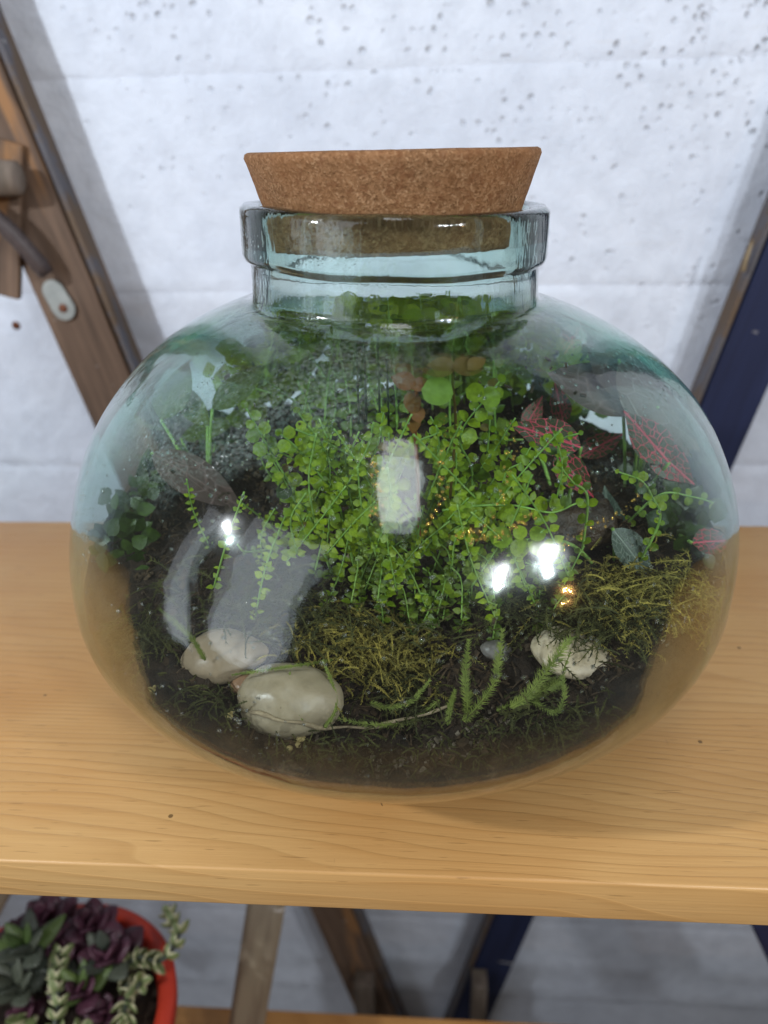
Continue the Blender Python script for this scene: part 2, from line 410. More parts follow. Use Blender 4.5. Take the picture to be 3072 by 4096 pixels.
def curve(pts, n=24):                         # Catmull-Rom through the points
    P = [Vector(p) for p in pts]; P = [P[0] * 2 - P[1]] + P + [P[-1] * 2 - P[-2]]; out = []
    segs = len(P) - 3
    for i in range(n + 1):
        u = i / n * segs; k = min(int(u), segs - 1); t = u - k; a, b, c, d = P[k:k + 4]
        out.append(.5 * ((2 * b) + (c - a) * t + (2 * a - 5 * b + 4 * c - d) * t * t + (3 * b - a - 3 * c + d) * t ** 3))
    return out
def nz(p, s, seed=0.): return noise.noise(Vector(p) * s + Vector((seed, seed * 1.7, -seed)))

# ------------------------------------------------------------------ the wall: cast courses with open joints
wall = structure(link('wall', (lambda b: (b.box((0, WALL_Y + .06, -.4), Vector((2.2, 0, 0)), Vector((0, .046, 0)), Vector((0, 0, 1.3))), b.mesh('wall', False))[1])(MB()), M['wall']))
zj = [.148 + .186 * k for k in range(-8, 5)]
def zb(k, x): return zj[k] + .0016 * noise.noise(Vector((x * 5, k * 3.1, 0))) + .0008 * noise.noise(Vector((x * 40, k * 1.7, 2)))
for k in range(len(zj) - 1):
    vis = -1.1 < zj[k] < .5
    off = at(2834, 120, WALL_Y).x if k % 2 == 1 else -.95
    xs = [-2.1] + [x for x in (off - 1.6, off, off + 1.6) if -1.9 < x < 1.9] + [2.1]
    for a, b in zip(xs, xs[1:]):
        nx = int((b - a) / (.006 if vis else .05)); nzz = 30 if vis else 5; vs = []; fs = []; pr = random.uniform(0, .0006)
        for i in range(nx + 1):
            x = a + (b - a) * i / nx
            for j in range(nzz + 1):
                w_ = j / nzz; z = zb(k, x) * (1 - w_) + zb(k + 1, x) * w_
                e = min(1, min(j, nzz - j) / 1.) * (1 if 0 < i < nx else .3)
                deep = .0012 + .0016 * max(0, noise.noise(Vector((x * 7, (k if w_ < .5 else k + 1) * 5., 1))) )
                y = WALL_Y - pr + (1 - e) * deep + .0011 * noise.noise(Vector((x * 14, z * 14, 0))) + .0005 * noise.noise(Vector((x * 55, z * 55, 3)))
                vs.append((x, y, z))
        for i in range(nx):
            for j in range(nzz): q = i * (nzz + 1) + j; fs.append((q, q + nzz + 1, q + nzz + 2, q + 1))
        m = MB(); m.add(vs, fs); link('concrete_panel', m.mesh('concrete_panel'), M['wall'], wall)

# ------------------------------------------------------------------ shelf boards
TB, TF = on(1536, 2094, 0).y, on(1536, 3500, 0).y
th = .0225
def board(name, y0, y1, ztop, thick, mat, label):
    m = MB(); nx, L = 60, 1.3
    m.box((0, (y0 + y1) / 2, ztop - thick / 2), Vector((L, 0, 0)), Vector((0, (y1 - y0) / 2, 0)), Vector((0, 0, thick / 2)))
    o = link(name, m.mesh(name, False), mat, bevel=.0013); o.modifiers['bevel'].segments = 3
    for p in o.data.polygons: p.use_smooth = True
    return tag(o, label, 'shelf')
board('shelf_board', TF, TB, 0, th, M['plank'], 'honey coloured varnished pine board the glass terrarium stands on')
LZ = -.62
board('shelf_board', .18, on(1536, 4062, LZ).y, LZ, .02, M['plank_low'], 'lower orange brown board under the red pot at the bottom edge')

# ------------------------------------------------------------------ ladders behind and under the shelf
def bar(pa, pb, width, depth, n=Vector((0, 1, 0))):
    pa, pb = Vector(pa), Vector(pb); d = (pb - pa); L = d.length / 2; d.normalize()
    s = d.cross(n).normalized(); n2 = s.cross(d)
    m = MB(); m.box((pa + pb) / 2, s * width / 2, n2 * depth / 2, d * L); return m
def barmesh(name, *a):                         # local frame: long axis = z, so grain follows the bar
    pa, pb = Vector(a[0]), Vector(a[1]); d = (pb - pa); L = d.length / 2; d.normalize()
    n = Vector((0, 1, 0)) if len(a) < 5 else a[4]
    s = d.cross(n).normalized(); n2 = s.cross(d)
    m = MB(); m.box((0, 0, 0), Vector((a[2] / 2, 0, 0)), Vector((0, a[3] / 2, 0)), Vector((0, 0, L)))
    R = Matrix((s, n2, d)).transposed().to_4x4()
    if R.to_3x3().determinant() < 0: R = Matrix((-s, n2, d)).transposed().to_4x4()
    R.translation = (pa + pb) / 2
    return m.mesh(name, False), R
def put(name, parent, mat, *a, bevel=.002):
    me, R = barmesh(name, *a); return link(name, me, mat, parent, R, bevel)

LY = .712
lad = thing('wooden_ladder', at(1530, 4096, LY), 'old brown wooden step ladder rail leaning behind the left of the jar', 'ladder')
a, b = at(-1100, -2000, LY), at(1700, 4480, LY)
b0_ = at(-240, -60, LY); a = b0_ + (b0_ - b) * .35
put('rail', lad, M['rail_old'], a, b, .058, .026)
off = Vector((.0320, .001, .012))
put('rail_edge', lad, M['edge_blue'], a + off, b + off, .0055, .024, bevel=.001)
# round rung, its dark socket board, iron brace with plate and screw
m = MB(); p = at(20, 712, LY - .035)
m.tube([p + Vector((-.16, 0, -.004)), p + Vector((0, 0, 0)), p + Vector((.0115, 0, 0)), p + Vector((.0135, 0, 0))], [.0145, .0145, .0135, .009], 20)
link('rung', m.mesh('rung'), M['rail_grey'], lad)
put('socket_block', lad, M['rail_old'], at(20, 560, LY - .016), at(10, 1180, LY - .016), .034, .008)
c = curve([at(-220, 720, LY - .045), at(20, 905, LY - .04), at(190, 1095, LY - .028)], 10)
m = MB(); m.tube(c, [.0078] * 9 + [.0085, .0065], 12); link('brace', m.mesh('brace'), M['iron'], lad)
m = MB(); pl = at(215, 1165, LY - .0155); d = (at(300, 1300, LY - .0155) - pl).normalized()
q = at(255, 1232, LY - .0155); s_ = d.cross(Vector((0, 1, 0))).normalized(); ring = []
for k in range(13): t = PI * k / 12; ring.append(pl + (s_ * math.cos(t) - d * math.sin(t)) * .0105)
for k in range(13): t = PI * k / 12; ring.append(q + (-s_ * math.cos(t) + d * math.sin(t)) * .0112)
nn = len(ring); yv = Vector((0, .0012, 0))
m.add([p_ - yv for p_ in ring] + [p_ + yv for p_ in ring], [tuple(range(nn)), tuple(range(nn, 2 * nn))[::-1]] + [(k, (k + 1) % nn, nn + (k + 1) % nn, nn + k) for k in range(nn)])
pt = link('mounting_plate', m.mesh('mounting_plate', False), M['plate'], lad)
m = MB(); m.tube([q + Vector((0, -.0024, 0)), q + Vector((0, 0, 0))], [.0038, .0046], 14); link('screw', m.mesh('screw'), M['rust'], pt)
q = at(1462, 3985, LY - .02)
put('rung_end', lad, M['rail_grey'], q + Vector((0, 0, .05)), q + Vector((0, 0, -.06)), .03, .03)

NY = .712
nav = thing('navy_ladder', at(1830, 4096, NY), 'navy blue painted ladder rail leaning behind the right of the jar', 'ladder')
a, b = at(3600, -50, NY), at(1650, 4600, NY); a = a + (a - b) * .2
put('rail', nav, M['navy'], a, b, .053, .026)
off = Vector((-.0288, .001, .010))
put('rail_edge', nav, M['edge_blue'], a + off, b + off, .0045, .024, bevel=.001)
m = MB(); c = [at(2972, 1085, NY - .0155), at(2990, 1020, NY - .0155), at(3012, 960, NY - .0155)]
m.tube(c, [.0022, .0016, .0008], 8); link('paint_drip', m.mesh('paint_drip'), M['twig'], nav)
q = at(1915, 3990, NY - .03)
put('rung_end', nav, M['rail_grey'], q + Vector((0, 0, .045)), q + Vector((0, 0, -.07)), .022, .03)
r3 = put('ladder_rail', None, M['navy'], at(3085, 3640, .50), at(3420, 4400, .50), .046, .024)
tag(r3, 'dark navy rail slanting away at the bottom right corner under the shelf', 'ladder rail')
r4 = put('ladder_rail', None, M['rail_beige'], at(1085, 3500, .47), at(955, 4300, .44), .036, .024, bevel=.006)
tag(r4, 'beige grey wooden leg under the shelf right of the red pot', 'ladder rail')
r5 = put('ladder_rail', None, M['rail_beige'], at(30, 3480, .50), at(-120, 3760, .50), .03, .024)
tag(r5, 'short piece of beige leg at the far left edge above the red pot', 'ladder rail')
# round foot-rest bolt hole dark mark on wall
m = MB(); q = at(64, 1302, WALL_Y - .001); m.tube([q, q + Vector((0, .004, 0))], [.0045, .003], 9)
link('bolt', m.mesh('bolt'), M['rust'], wall)

# ------------------------------------------------------------------ glass jar
JX, JY = -.0174, .3413
RM, ZC, HU, NL, NU = .1582, .0895, .129, 1.9, 2.29
def body_prof(off=0., zlift=0.):
    if off:                                   # inner wall: thin at the belly, thick at the shoulder
        lo = body_prof(); out = []
        for r, z in lo:
            k = max(0, min(1, (z - .12) / .08)); o_ = .0019 + .0045 * k
            nr, nzv = r / RM ** 2, (z - ZC) / (HU if z > ZC else ZC) ** 2; q = math.hypot(nr, nzv)
            out.append((r - o_ * nr / q, max(z - o_ * nzv / q, .0055)))
        return out
    pr = []
    rm, zc, hu = RM - off, ZC - zlift, HU - off
    for i in range(1, 46):
        t = i / 45 * PI / 2; pr.append((rm * math.sin(t) ** (2 / NL), zlift + zc - zc * math.cos(t) ** (2 / NL)))
    for i in range(1, 60):
        t = i / 60 * PI / 2; r = rm * math.cos(t) ** (2 / NU); z = ZC + hu * math.sin(t) ** (2 / NU)
        if r < .0655 - off: break
        pr.append((r, z))
    return pr
outer = [(.004, .0035), (.03, .0030), (.05, .0015)] + [(r, z) for r, z in body_prof() if r > .056]
r0, z0 = outer[-1]
outer += [(.0630, .2105), (.0622, .2145), (.0620, .219), (.0620, .2265), (.0632, .2278), (.0645, .2285), (.0652, .2305), (.0652, .2455), (.0652, .2482), (.0632, .2498), (.0600, .2500), (.0572, .2496), (.0562, .2475), (.0560, .2440), (.0563, .2300), (.0568, .2200), (.0578, .2120), (.0600, .2075)]
inner = [(r, z) for r, z in body_prof(.0034, .0065) if r > .03][::-1]
inner = [(r, z) for r, z in inner if r > .0610]
full = outer + inner + [(r, z) for r, z in body_prof(.0034, .0065)[::-1] if r <= .0610][-8:] + [(.02, .0090), (.004, .0100)]
def handmade(p, r, t, i):
    q = Vector((math.cos(t), math.sin(t), p.z * 9))
    k = noise.noise(q * 1.3) * .0016 + noise.noise(q * 4.1 + Vector((3, 1, 2))) * .0005
    if i > len(outer): k *= 1.0
    f = 1 + k / max(r, .03)
    x, y = (p.x - JX) * f, (p.y - JY) * f
    s = max(0., min(1., (p.z - .17) / .05))
    return Vector((JX + x, JY + y, p.z - s * x * .030 + (noise.noise(Vector((t * 0 + math.cos(t) * 2, math.sin(t) * 2, 5))) * .0012 if p.z > .22 else 0)))
jar = thing('glass_jar', (JX, JY, 0), 'round pale green glass terrarium jar with short thick neck standing on the pine board', 'jar')
m = MB(); m.lathe(full, 200, JX, JY, handmade)
n = len(full); N = 200
m.f.append(tuple(range(N))[::-1]); m.f.append(tuple((n - 1) * N + k for k in range(N)))
me = m.mesh('body'); link('body', me, M['glass'], jar)
IN = [(r, z) for r, z in body_prof(.0034, .0065)]
IZ = [z for r, z in IN]; IR = [r for r, z in IN]
def rin(z): return float(np.interp(z, IZ, IR)) - .0006
# droplets on the inner wall
ico = []
def hemi(m, c, nrm, r):
    a = nrm.orthogonal().normalized(); b = nrm.cross(a)
    vs = [c + nrm * r * .55]; n = 8
    for el, rr in ((.45, .75), (.0, 1.)):
        for k in range(n):
            t = 2 * PI * k / n; vs.append(c + (a * math.cos(t) + b * math.sin(t)) * r * rr + nrm * r * el * .9)
    vs.append(c - nrm * r * .12)
    fs = [(0, 1 + k, 1 + (k + 1) % n) for k in range(n)] + [(1 + k, 1 + n + k, 1 + n + (k + 1) % n, 1 + (k + 1) % n) for k in range(n)] + [(1 + n + k, 1 + 2 * n, 1 + n + (k + 1) % n) for k in range(n)]
    m.add(vs, fs)
m = MB(); cnt = 0
while cnt < 1500:
    t = random.uniform(PI, 2 * PI); z = random.uniform(.07, .205)
    if nz((math.cos(t) * 3, math.sin(t) * 3, z * 20), 1.3, 4) < .0 and random.random() < .85: continue
    r = rin(z) + .0004; zz = z
    dz = .002; sl = (rin(z + dz) - rin(z - dz)) / (2 * dz)
    nrm = Vector((-math.cos(t), -math.sin(t), sl)).normalized()
    hemi(m, Vector((JX + r * math.cos(t), JY + r * math.sin(t), z)), nrm, random.choice((.00022, .0003, .0004, .0005, .0007)) * random.uniform(.8, 1.3)); cnt += 1
def onglass(px, py):
    d = ray(px, py).normalized()
    for k in range(2000):
        p = Vector((0, 0, H)) + d * (.1 + k * .0002)
        if math.hypot(p.x - JX, p.y - JY) < rin(max(.012, p.z)) + .0004: break
    return p
gm = MB()  # warm glints painted as gold droplets strung along these lines
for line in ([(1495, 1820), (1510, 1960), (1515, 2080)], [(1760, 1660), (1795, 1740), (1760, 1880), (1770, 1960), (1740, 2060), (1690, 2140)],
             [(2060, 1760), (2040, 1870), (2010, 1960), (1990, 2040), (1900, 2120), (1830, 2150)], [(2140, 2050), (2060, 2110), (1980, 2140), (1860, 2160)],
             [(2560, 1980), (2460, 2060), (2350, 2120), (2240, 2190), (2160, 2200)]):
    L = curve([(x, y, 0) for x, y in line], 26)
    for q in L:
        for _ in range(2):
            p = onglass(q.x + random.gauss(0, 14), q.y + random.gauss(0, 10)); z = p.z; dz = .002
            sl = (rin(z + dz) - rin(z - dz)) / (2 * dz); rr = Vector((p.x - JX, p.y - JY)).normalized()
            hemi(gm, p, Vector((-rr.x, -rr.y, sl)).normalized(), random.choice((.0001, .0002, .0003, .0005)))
o = link('gold_glint_droplets', gm.mesh('gold_glint_droplets'), M['glint'], jar); o['kind'] = 'stuff'
o = link('condensation_droplets', m.mesh('condensation_droplets'), M['water'], jar); o['kind'] = 'stuff'

# cork stopper: tapered disc, slightly irregular
m = MB()
CX = JX - .0006
pr = [(.001, .2700), (.030, .2701), (.0590, .2700), (.0603, .2694), (.0607, .2680), (.0601, .2660)]
for i in range(1, 16): pr.append((.0601 - (.0601 - .0500) * i / 15, .2660 - .0305 * i / 15))
pr += [(.0492, .2350), (.001, .2350)]
def ck(p, r, t, i):
    k = noise.noise(p * 160) * .00035 + noise.noise(p * 420) * .00022
    q = Vector((p.x - CX, p.y - JY, 0)); f = 1 + k / max(r, .01)
    return Vector((CX + q.x * f, JY + q.y * f, p.z + (noise.noise(p * 300) * .0003) + (p.x - CX) * (-.006) ))
m.lathe(pr, 260, CX, JY, ck)
tag(link('cork_stopper', m.mesh('cork_stopper'), M['cork']), 'brown tapered cork stopper plugged in the mouth of the jar', 'cork')

# ------------------------------------------------------------------ soil
def edge_z(t):                                # soil height against the glass
    return .042 + .080 * (math.sin(t) * .5 + .5) ** .52 + .003 * noise.noise(Vector((math.cos(t) * 3, math.sin(t) * 3, 0)))
def soil_z(x, y):
    dx, dy = x - JX, y - JY; r = math.hypot(dx, dy); t = math.atan2(dy, dx)
    ez = edge_z(t); re = rin(ez); u = min(1., r / re)
    mound = .012 * (1 - u * u) ** .8 + .020 * math.exp(-((dx - .02) ** 2 / .0040 + (dy - .055) ** 2 / .0022))
    p = Vector((x, y, 0))
    return ez + mound + (.0065 * noise.noise(p * 60) + .0048 * noise.noise(p * 140) + .0028 * noise.noise(p * 380)) * (1 if u < .97 else .3)
m = MB(); NS, NR = 200, 62; vs = [(JX, JY, soil_z(JX, JY))]; fs = []
for i in range(1, NR + 1):
    for k in range(NS):
        t = 2 * PI * k / NS; re = rin(edge_z(t)); r = re * i / NR
        x, y = JX + r * math.cos(t), JY + r * math.sin(t); vs.append((x, y, soil_z(x, y)))
for j in range(1, 15):
    for k in range(NS):
        t = 2 * PI * k / NS; z = edge_z(t) * (1 - j / 15) + .0082 * j / 15
        r = rin(max(z, .0067)) - .0006 + .0006 * noise.noise(Vector((math.cos(t) * 20, math.sin(t) * 20, z * 150)))
        vs.append((JX + r * math.cos(t), JY + r * math.sin(t), z + .0012))
R_ = NR + 14
for k in range(NS): fs.append((0, 1 + k, 1 + (k + 1) % NS))
for i in range(R_ - 1):
    for k in range(NS):
        k2 = (k + 1) % NS; fs.append((1 + i * NS + k, 1 + (i + 1) * NS + k, 1 + (i + 1) * NS + k2, 1 + i * NS + k2))
fs.append(tuple(1 + (R_ - 1) * NS + k for k in range(NS)))
m.add(vs, fs)
tag(link('soil', m.mesh('soil'), M['soil']), 'dark damp potting soil filling the bottom of the jar', 'soil', None, 'stuff')
def ons(px, py, lift=0.):                     # where that line of sight meets the soil inside the jar
    d = ray(px, py).normalized(); p = Vector((0, 0, H))
    for k in range(1200):
        p = Vector((0, 0, H)) + d * (.15 + k * .0004)
        if math.hypot(p.x - JX, p.y - JY) < rin(max(.012, p.z)) and p.z < soil_z(p.x, p.y) + lift: return p
        if p.z < .02: return p
    return p
def rnd_in(rmax=.13, ymin=-1):
    while 1:
        x, y = random.uniform(-rmax, rmax), random.uniform(-rmax, rmax)
        if x * x + y * y < rmax * rmax and y > ymin: return JX + x, JY + y
m = MB(); grit = MB()
for _ in range(3200):
    x, y = rnd_in(.132); z = soil_z(x, y) + .001; L = random.uniform(.002, .009); a = random.uniform(0, PI)
    d = Vector((math.cos(a), math.sin(a), random.uniform(-.3, .5))) * L; p = Vector((x, y, z))
    m.tube([p - d * .5, p + Vector((0, 0, random.uniform(0, .001))), p + d * .5], random.uniform(.00015, .0005), 4)
for _ in range(1500):
    x, y = rnd_in(.132); z = soil_z(x, y); s = random.uniform(.0007, .0022)
    e = Euler([random.uniform(0, 6) for _ in range(3)]).to_matrix()
    m.box((x, y, z), e @ Vector((s, 0, 0)), e @ Vector((0, s * .7, 0)), e @ Vector((0, 0, s * .4)))
for _ in range(170):                           # pale grit gathered along the front
    t = random.choice((-1.9, -1.45, -1.2, -1.6)) + random.gauss(0, .10); r = rin(.042) * random.uniform(.86, .985); x, y = JX + r * math.cos(t), JY + r * math.sin(t); s = random.uniform(.0003, .0006) * random.choice((1, 1, 1.6, 2.4))
    e = Euler([random.uniform(0, 6) for _ in range(3)]).to_matrix(); grit.box((x, y, soil_z(x, y) + .0003), e @ Vector((s, 0, 0)), e @ Vector((0, s * .8, 0)), e @ Vector((0, 0, s * .5)))
tag(link('grit', grit.mesh('grit', False), M['grit']), 'pale grit scattered along the front edge of the soil', 'grit', None, 'stuff')
tag(link('plant_litter', m.mesh('plant_litter', False), M['litter']), 'loose brown fibres and bark chips scattered over the soil in the jar', 'litter', None, 'stuff')

# ------------------------------------------------------------------ pebbles
def pebble(px, py, z, wpx, hpx, rot, mat, label, seed, pinch=0.):
    c = ons(px, py, .0045); dep = -(c - Vector((0, 0, H))).dot(Vector((AX.z, AY.z, AZ.z)))
    wx = wpx / FPX * dep / 2; wz = hpx / FPX * dep / 2
    m = MB(); n, k_ = 36, 24; vs = []; fs = []
    for i in range(k_ + 1):
        for k in range(n):
            el = PI * i / k_; t = 2 * PI * k / n
            v = Vector((math.sin(el) * math.cos(t), math.sin(el) * math.sin(t), math.cos(el)))
            v *= 1 + .10 * noise.noise(v * 1.1 + Vector((seed, 0, 0))) + .04 * noise.noise(v * 2.6 + Vector((0, seed, 0)))
            if v.x > 0: v.y *= 1 - pinch * v.x; v.z *= 1 - pinch * v.x
            vs.append(Vector((v.x * wx, v.y * wx * .72, v.z * wz)))
    for i in range(k_):
        for k in range(n): fs.append((i * n + k, (i + 1) * n + k, (i + 1) * n + (k + 1) % n, i * n + (k + 1) % n))
    m.add(vs, fs)
    o = link('pebble', m.mesh('pebble'), mat, None, Matrix.Translation(c) @ Euler((.25, math.radians(rot), 0)).to_matrix().to_4x4())
    return tag(o, label, 'pebble', 'pebbles on the soil')
pebble(1159, 2800, .056, 425, 262, 5, M['peb1'], 'large grey cream oval pebble nearest the front of the jar', 1)
pebble(897, 2622, .064, 350, 170, -4, M['peb2'], 'tan pointed pebble behind and left of the large oval pebble', 5, .35)
pebble(2296, 2612, .067, 350, 98, 12, M['peb3'], 'long ivory white pebble on the right side of the soil', 9, .2)
pebble(1985, 2600, .066, 125, 70, 3, M['peb4'], 'small grey pebble half hidden left of the ivory pebble', 12)
pebble(985, 2738, .052, 130, 75, 0, M['peb5'], 'small brown pebble tucked between the two left pebbles', 15)
def crumb(px, py, z, s, label, seed):
    c = ons(px, py, .001); m = MB()
    for j in range(5):
        q = c + Vector((nz((j, 0, 0), 1.3, seed), nz((0, j, 0), 1.3, seed), abs(nz((0, 0, j), 1.7, seed)))) * s * 1.6
        e = Euler((j, seed, j * 2)).to_matrix()
        m.tube([q - e @ Vector((s * .5, 0, 0)), q - e @ Vector((s * .25, 0, 0)), q + e @ Vector((s * .3, 0, s * .1)), q + e @ Vector((s * .5, 0, 0))], [s * .2, s * .5, s * .45, s * .15], 7)
    tag(link('yellow_crumb', m.mesh('yellow_crumb'), M['crumb']), label, 'crumb', 'yellow crumbs on the soil')
crumb(905, 2870, .050, .0026, 'yellow crumb left of the large oval pebble', 1)
crumb(1185, 2985, .050, .0028, 'pale yellow crumb in front of the large oval pebble', 2.5)
crumb(610, 2765, .05, .0016, 'tiny yellow crumb near the left wall of the jar', 4.2)
# twig across the front
c = curve([ons(1002, 2848, .010), ons(1168, 2888, .015), ons(1342, 2912, .008), ons(1561, 2893, .005), ons(1805, 2822, .004)], 20)
m = MB(); m.tube([p + Vector((0, 0, .0006 * math.sin(i * 1.3))) for i, p in enumerate(c)], [.0008 + .0003 * math.sin(i) for i in range(20)] + [.0004], 7)
tag(link('twig', m.mesh('twig'), M['twig']), 'thin pale twig lying across the soil in front of the moss', 'twig')

# bark log behind the plants
c = curve([at(1560, 2330, .30), at(1850, 2230, .305), at(2130, 2150, .31), at(2420, 2080, .32)], 40)
m = MB(); n = 40; vs = []; fs = []
for i, p in enumerate(c):
    d = (c[min(i + 1, 40)] - c[max(i - 1, 0)]).normalized(); a = d.cross(Vector((0, 0, 1))).normalized(); b = a.cross(d)
    for k in range(n):
        t = 2 * PI * k / n; r = .0125 + .0018 * noise.noise(Vector((math.cos(t) * 6, math.sin(t) * 6, i * .12))) + .0009 * noise.noise(Vector((math.cos(t) * 16, math.sin(t) * 16, i * .5)))
        vs.append(p + (a * math.cos(t) + b * math.sin(t)) * r)
for i in range(40):
    for k in range(n): fs.append((i * n + k, i * n + (k + 1) % n, (i + 1) * n + (k + 1) % n, (i + 1) * n + k))
fs += [tuple(range(n))[::-1], tuple(40 * n + k for k in range(n))]
m.add(vs, fs)
tag(link('bark_log', m.mesh('bark_log'), M['bark']), 'wet dark brown bark log lying slanted behind the round leaved stems', 'log')

# ------------------------------------------------------------------ leaves and stems
def leaf_grid(m, mw, L, W, shape, cup=.15, bend=.2, nu=5, nv=4):
    vs = []; fs = []; uv = []
    for i in range(nu + 1):
        u = i / nu; w = shape(u) * W / 2
        for j in range(nv + 1):
            v = j / nv * 2 - 1
            vs.append(mw @ Vector((u * L, v * w, cup * abs(v) * w - bend * u * u * L * .5)))
            uv.append((u, .5 + v * .5 * (w / (W / 2 + 1e-9))))
    for i in range(nu):
        for j in range(nv): k = i * (nv + 1) + j; fs.append((k, k + nv + 1, k + nv + 2, k + 1))
    m.add(vs, fs, uv)
RND = lambda u: max(.04, math.sqrt(max(0, 1 - (2 * (u - .5)) ** 2)))
ELL = lambda u: max(.02, math.sin(PI * min(1, u ** .85)) ** .8)
TIP = lambda u: max(.02, math.sin(PI * u ** .7) ** 1.1)
def shared(name, L, W, shape, mat, **kw):
    m = MB(); leaf_grid(m, Matrix.Identity(4), L, W, shape, **kw); me = m.mesh(name); me.materials.append(mat); return me
LEAF = [shared('leaf', 1, .95, RND, M['leaf'], cup=c_, bend=b_) for c_, b_ in ((.15, .2), (.3, .1), (.05, .45))]
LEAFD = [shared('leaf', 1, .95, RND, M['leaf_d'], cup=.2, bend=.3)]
LEAFA = [shared('leaf', 1, .8, RND, M['leaf_o'], cup=.4, bend=.7), shared('leaf', 1, .9, RND, M['leaf_m'], cup=.3, bend=.5)]
CAMP = Vector((0, 0, H))
def clampin(p, mrg=.004):                      # keep a point inside the glass
    z = max(.012, min(.224, p.z)); r = rin(z) - mrg if z < .198 else .050
    d = Vector((p.x - JX, p.y - JY)); 
    if d.length > r: d *= r / d.length
    return Vector((JX + d.x, JY + d.y, z))
def frame(dirv, face, roll=0.):                # x along dirv, z towards face
    x = dirv.normalized(); z = (face - x * face.dot(x)).normalized(); y = z.cross(x)
    R = Matrix((x, y, z)).transposed().to_4x4()
    return R @ Matrix.Rotation(roll, 4, 'X')
def stem(parent, pts, s=.0052, gap=.0058, mats=LEAF, rad=.00055, smat='stem', grow=.75, joined=None, sjoined=None):
    c = curve([clampin(p) for p in pts], 30); c = [clampin(p) for p in c]
    if joined is None:
        m = MB(); m.tube(c, [rad * (.6 + .5 * i / 30) for i in range(31)], 6)
        so = link('stem', m.mesh('stem'), M[smat], parent)
    else: sjoined.tube(c, rad, 4)
    acc = 0; k = 0
    for i in range(1, 31):
        acc += (c[i] - c[i - 1]).length
        if acc < gap * (.6 + .4 * min(1, i / 12)): continue
        acc = 0; k += 1; d = (c[i] - c[i - 1]).normalized(); face = (CAMP - c[i]).normalized()
        face = (face + Vector((random.uniform(-.6, .6), random.uniform(-.4, .4), random.uniform(-.1, .8)))).normalized()
        side = d.cross(face).normalized()
        for sg in (1, -1):
            dirv = side * sg - d * random.uniform(.1, .5) + face * random.uniform(-.25, .35)
            sz = s * random.choice((.8, 1, 1.1)) * (grow + (1 - grow) * min(1, i / 14)) * random.uniform(.75, 1.15)
            tip_ = c[i] + dirv.normalized() * sz
            if (clampin(tip_, .001) - tip_).length > .0005: continue
            mw = Matrix.Translation(c[i]) @ frame(dirv, face, random.uniform(-.35, .35)) @ Matrix.Diagonal((sz, sz, sz, 1))
            if random.random() < .07: continue
            if joined is None: link('leaf', random.choice(mats if random.random() > .12 else LEAFD + LEAFA), None, so, mw)
            else: leaf_grid(joined, mw, 1, random.uniform(.55, .95), random.choice((RND, ELL, TIP)), random.uniform(.1, .5), random.uniform(0, .8), 3, 2)
    # a little pair at the tip
    if joined is None:
        mw = Matrix.Translation(c[0]) @ frame(c[0] - c[1], (CAMP - c[0])) @ Matrix.Diagonal((s * .5,) * 3 + (1,)); link('leaf', mats[0], None, so, mw)
    return None
def P(l, Y, dY=0.):
    n = len(l); return [at(x, y, Y + dY * i / max(1, n - 1)) for i, (x, y) in enumerate(l)]

pl1 = thing('creeping_plant', at(1350, 2350, .31), 'bright round leaved creeping plant with stems fanning up left of the middle', 'plant', 'creeping plants in the jar')
for l, Y in (([(985, 1632), (1089, 1816), (1176, 1964), (1237, 2060), (1330, 2300)], .265), ([(1124, 1737), (1194, 1798), (1281, 1903), (1350, 2000), (1420, 2280)], .262),
             ([(1194, 1650), (1255, 1740), (1316, 1842), (1390, 1990), (1440, 2250)], .30), ([(1535, 1650), (1508, 1790), (1438, 1955), (1430, 2090), (1460, 2350)], .285),
             ([(1450, 1760), (1412, 1895), (1400, 2020), (1440, 2260)], .27), ([(1640, 1770), (1600, 1900), (1540, 2050), (1500, 2300)], .29)):
    stem(pl1, P(l, Y, .03), s=.0068, gap=.0066)
pl2 = thing('creeping_plant', at(1850, 2300, .33), 'round leaved creeping plant right of the middle with long arched pale stems', 'plant', 'creeping plants in the jar')
for l, Y, s in (([(1997, 1526), (1925, 1616), (1860, 1700), (1843, 1780), (1890, 1900), (1880, 2200)], .28, .0068), ([(2124, 1788), (2085, 1850), (2033, 1880), (2006, 1950), (1960, 2080), (1850, 2280)], .272, .0060),
                ([(2304, 2014), (2205, 2050), (2060, 2023), (1907, 2023), (1771, 2041)], .26, .0068), ([(1745, 1700), (1770, 1850), (1790, 2000), (1780, 2250)], .285, .005),
                ([(1960, 1680), (1950, 1800), (1920, 1950), (1860, 2200)], .30, .005)):
    stem(pl2, P(l, Y, .02), s=s, gap=.0060)
pl3 = thing('creeping_plant', at(2350, 2200, .33), 'small leaved creeping plant trailing out to the right wall of the jar', 'plant', 'creeping plants in the jar')
for l, Y, s in (([(2314, 1734), (2250, 1760), (2232, 1842), (2286, 1924), (2350, 1990), (2330, 2200)], .27, .0042), ([(2476, 1888), (2566, 1924), (2610, 1990), (2640, 2080), (2560, 2250)], .28, .0042),
                ([(2925, 2055), (2856, 2014), (2766, 1987), (2640, 1978), (2500, 2100)], .31, .0040)):
    stem(pl3, P(l, Y, .02), s=s, gap=.0052)
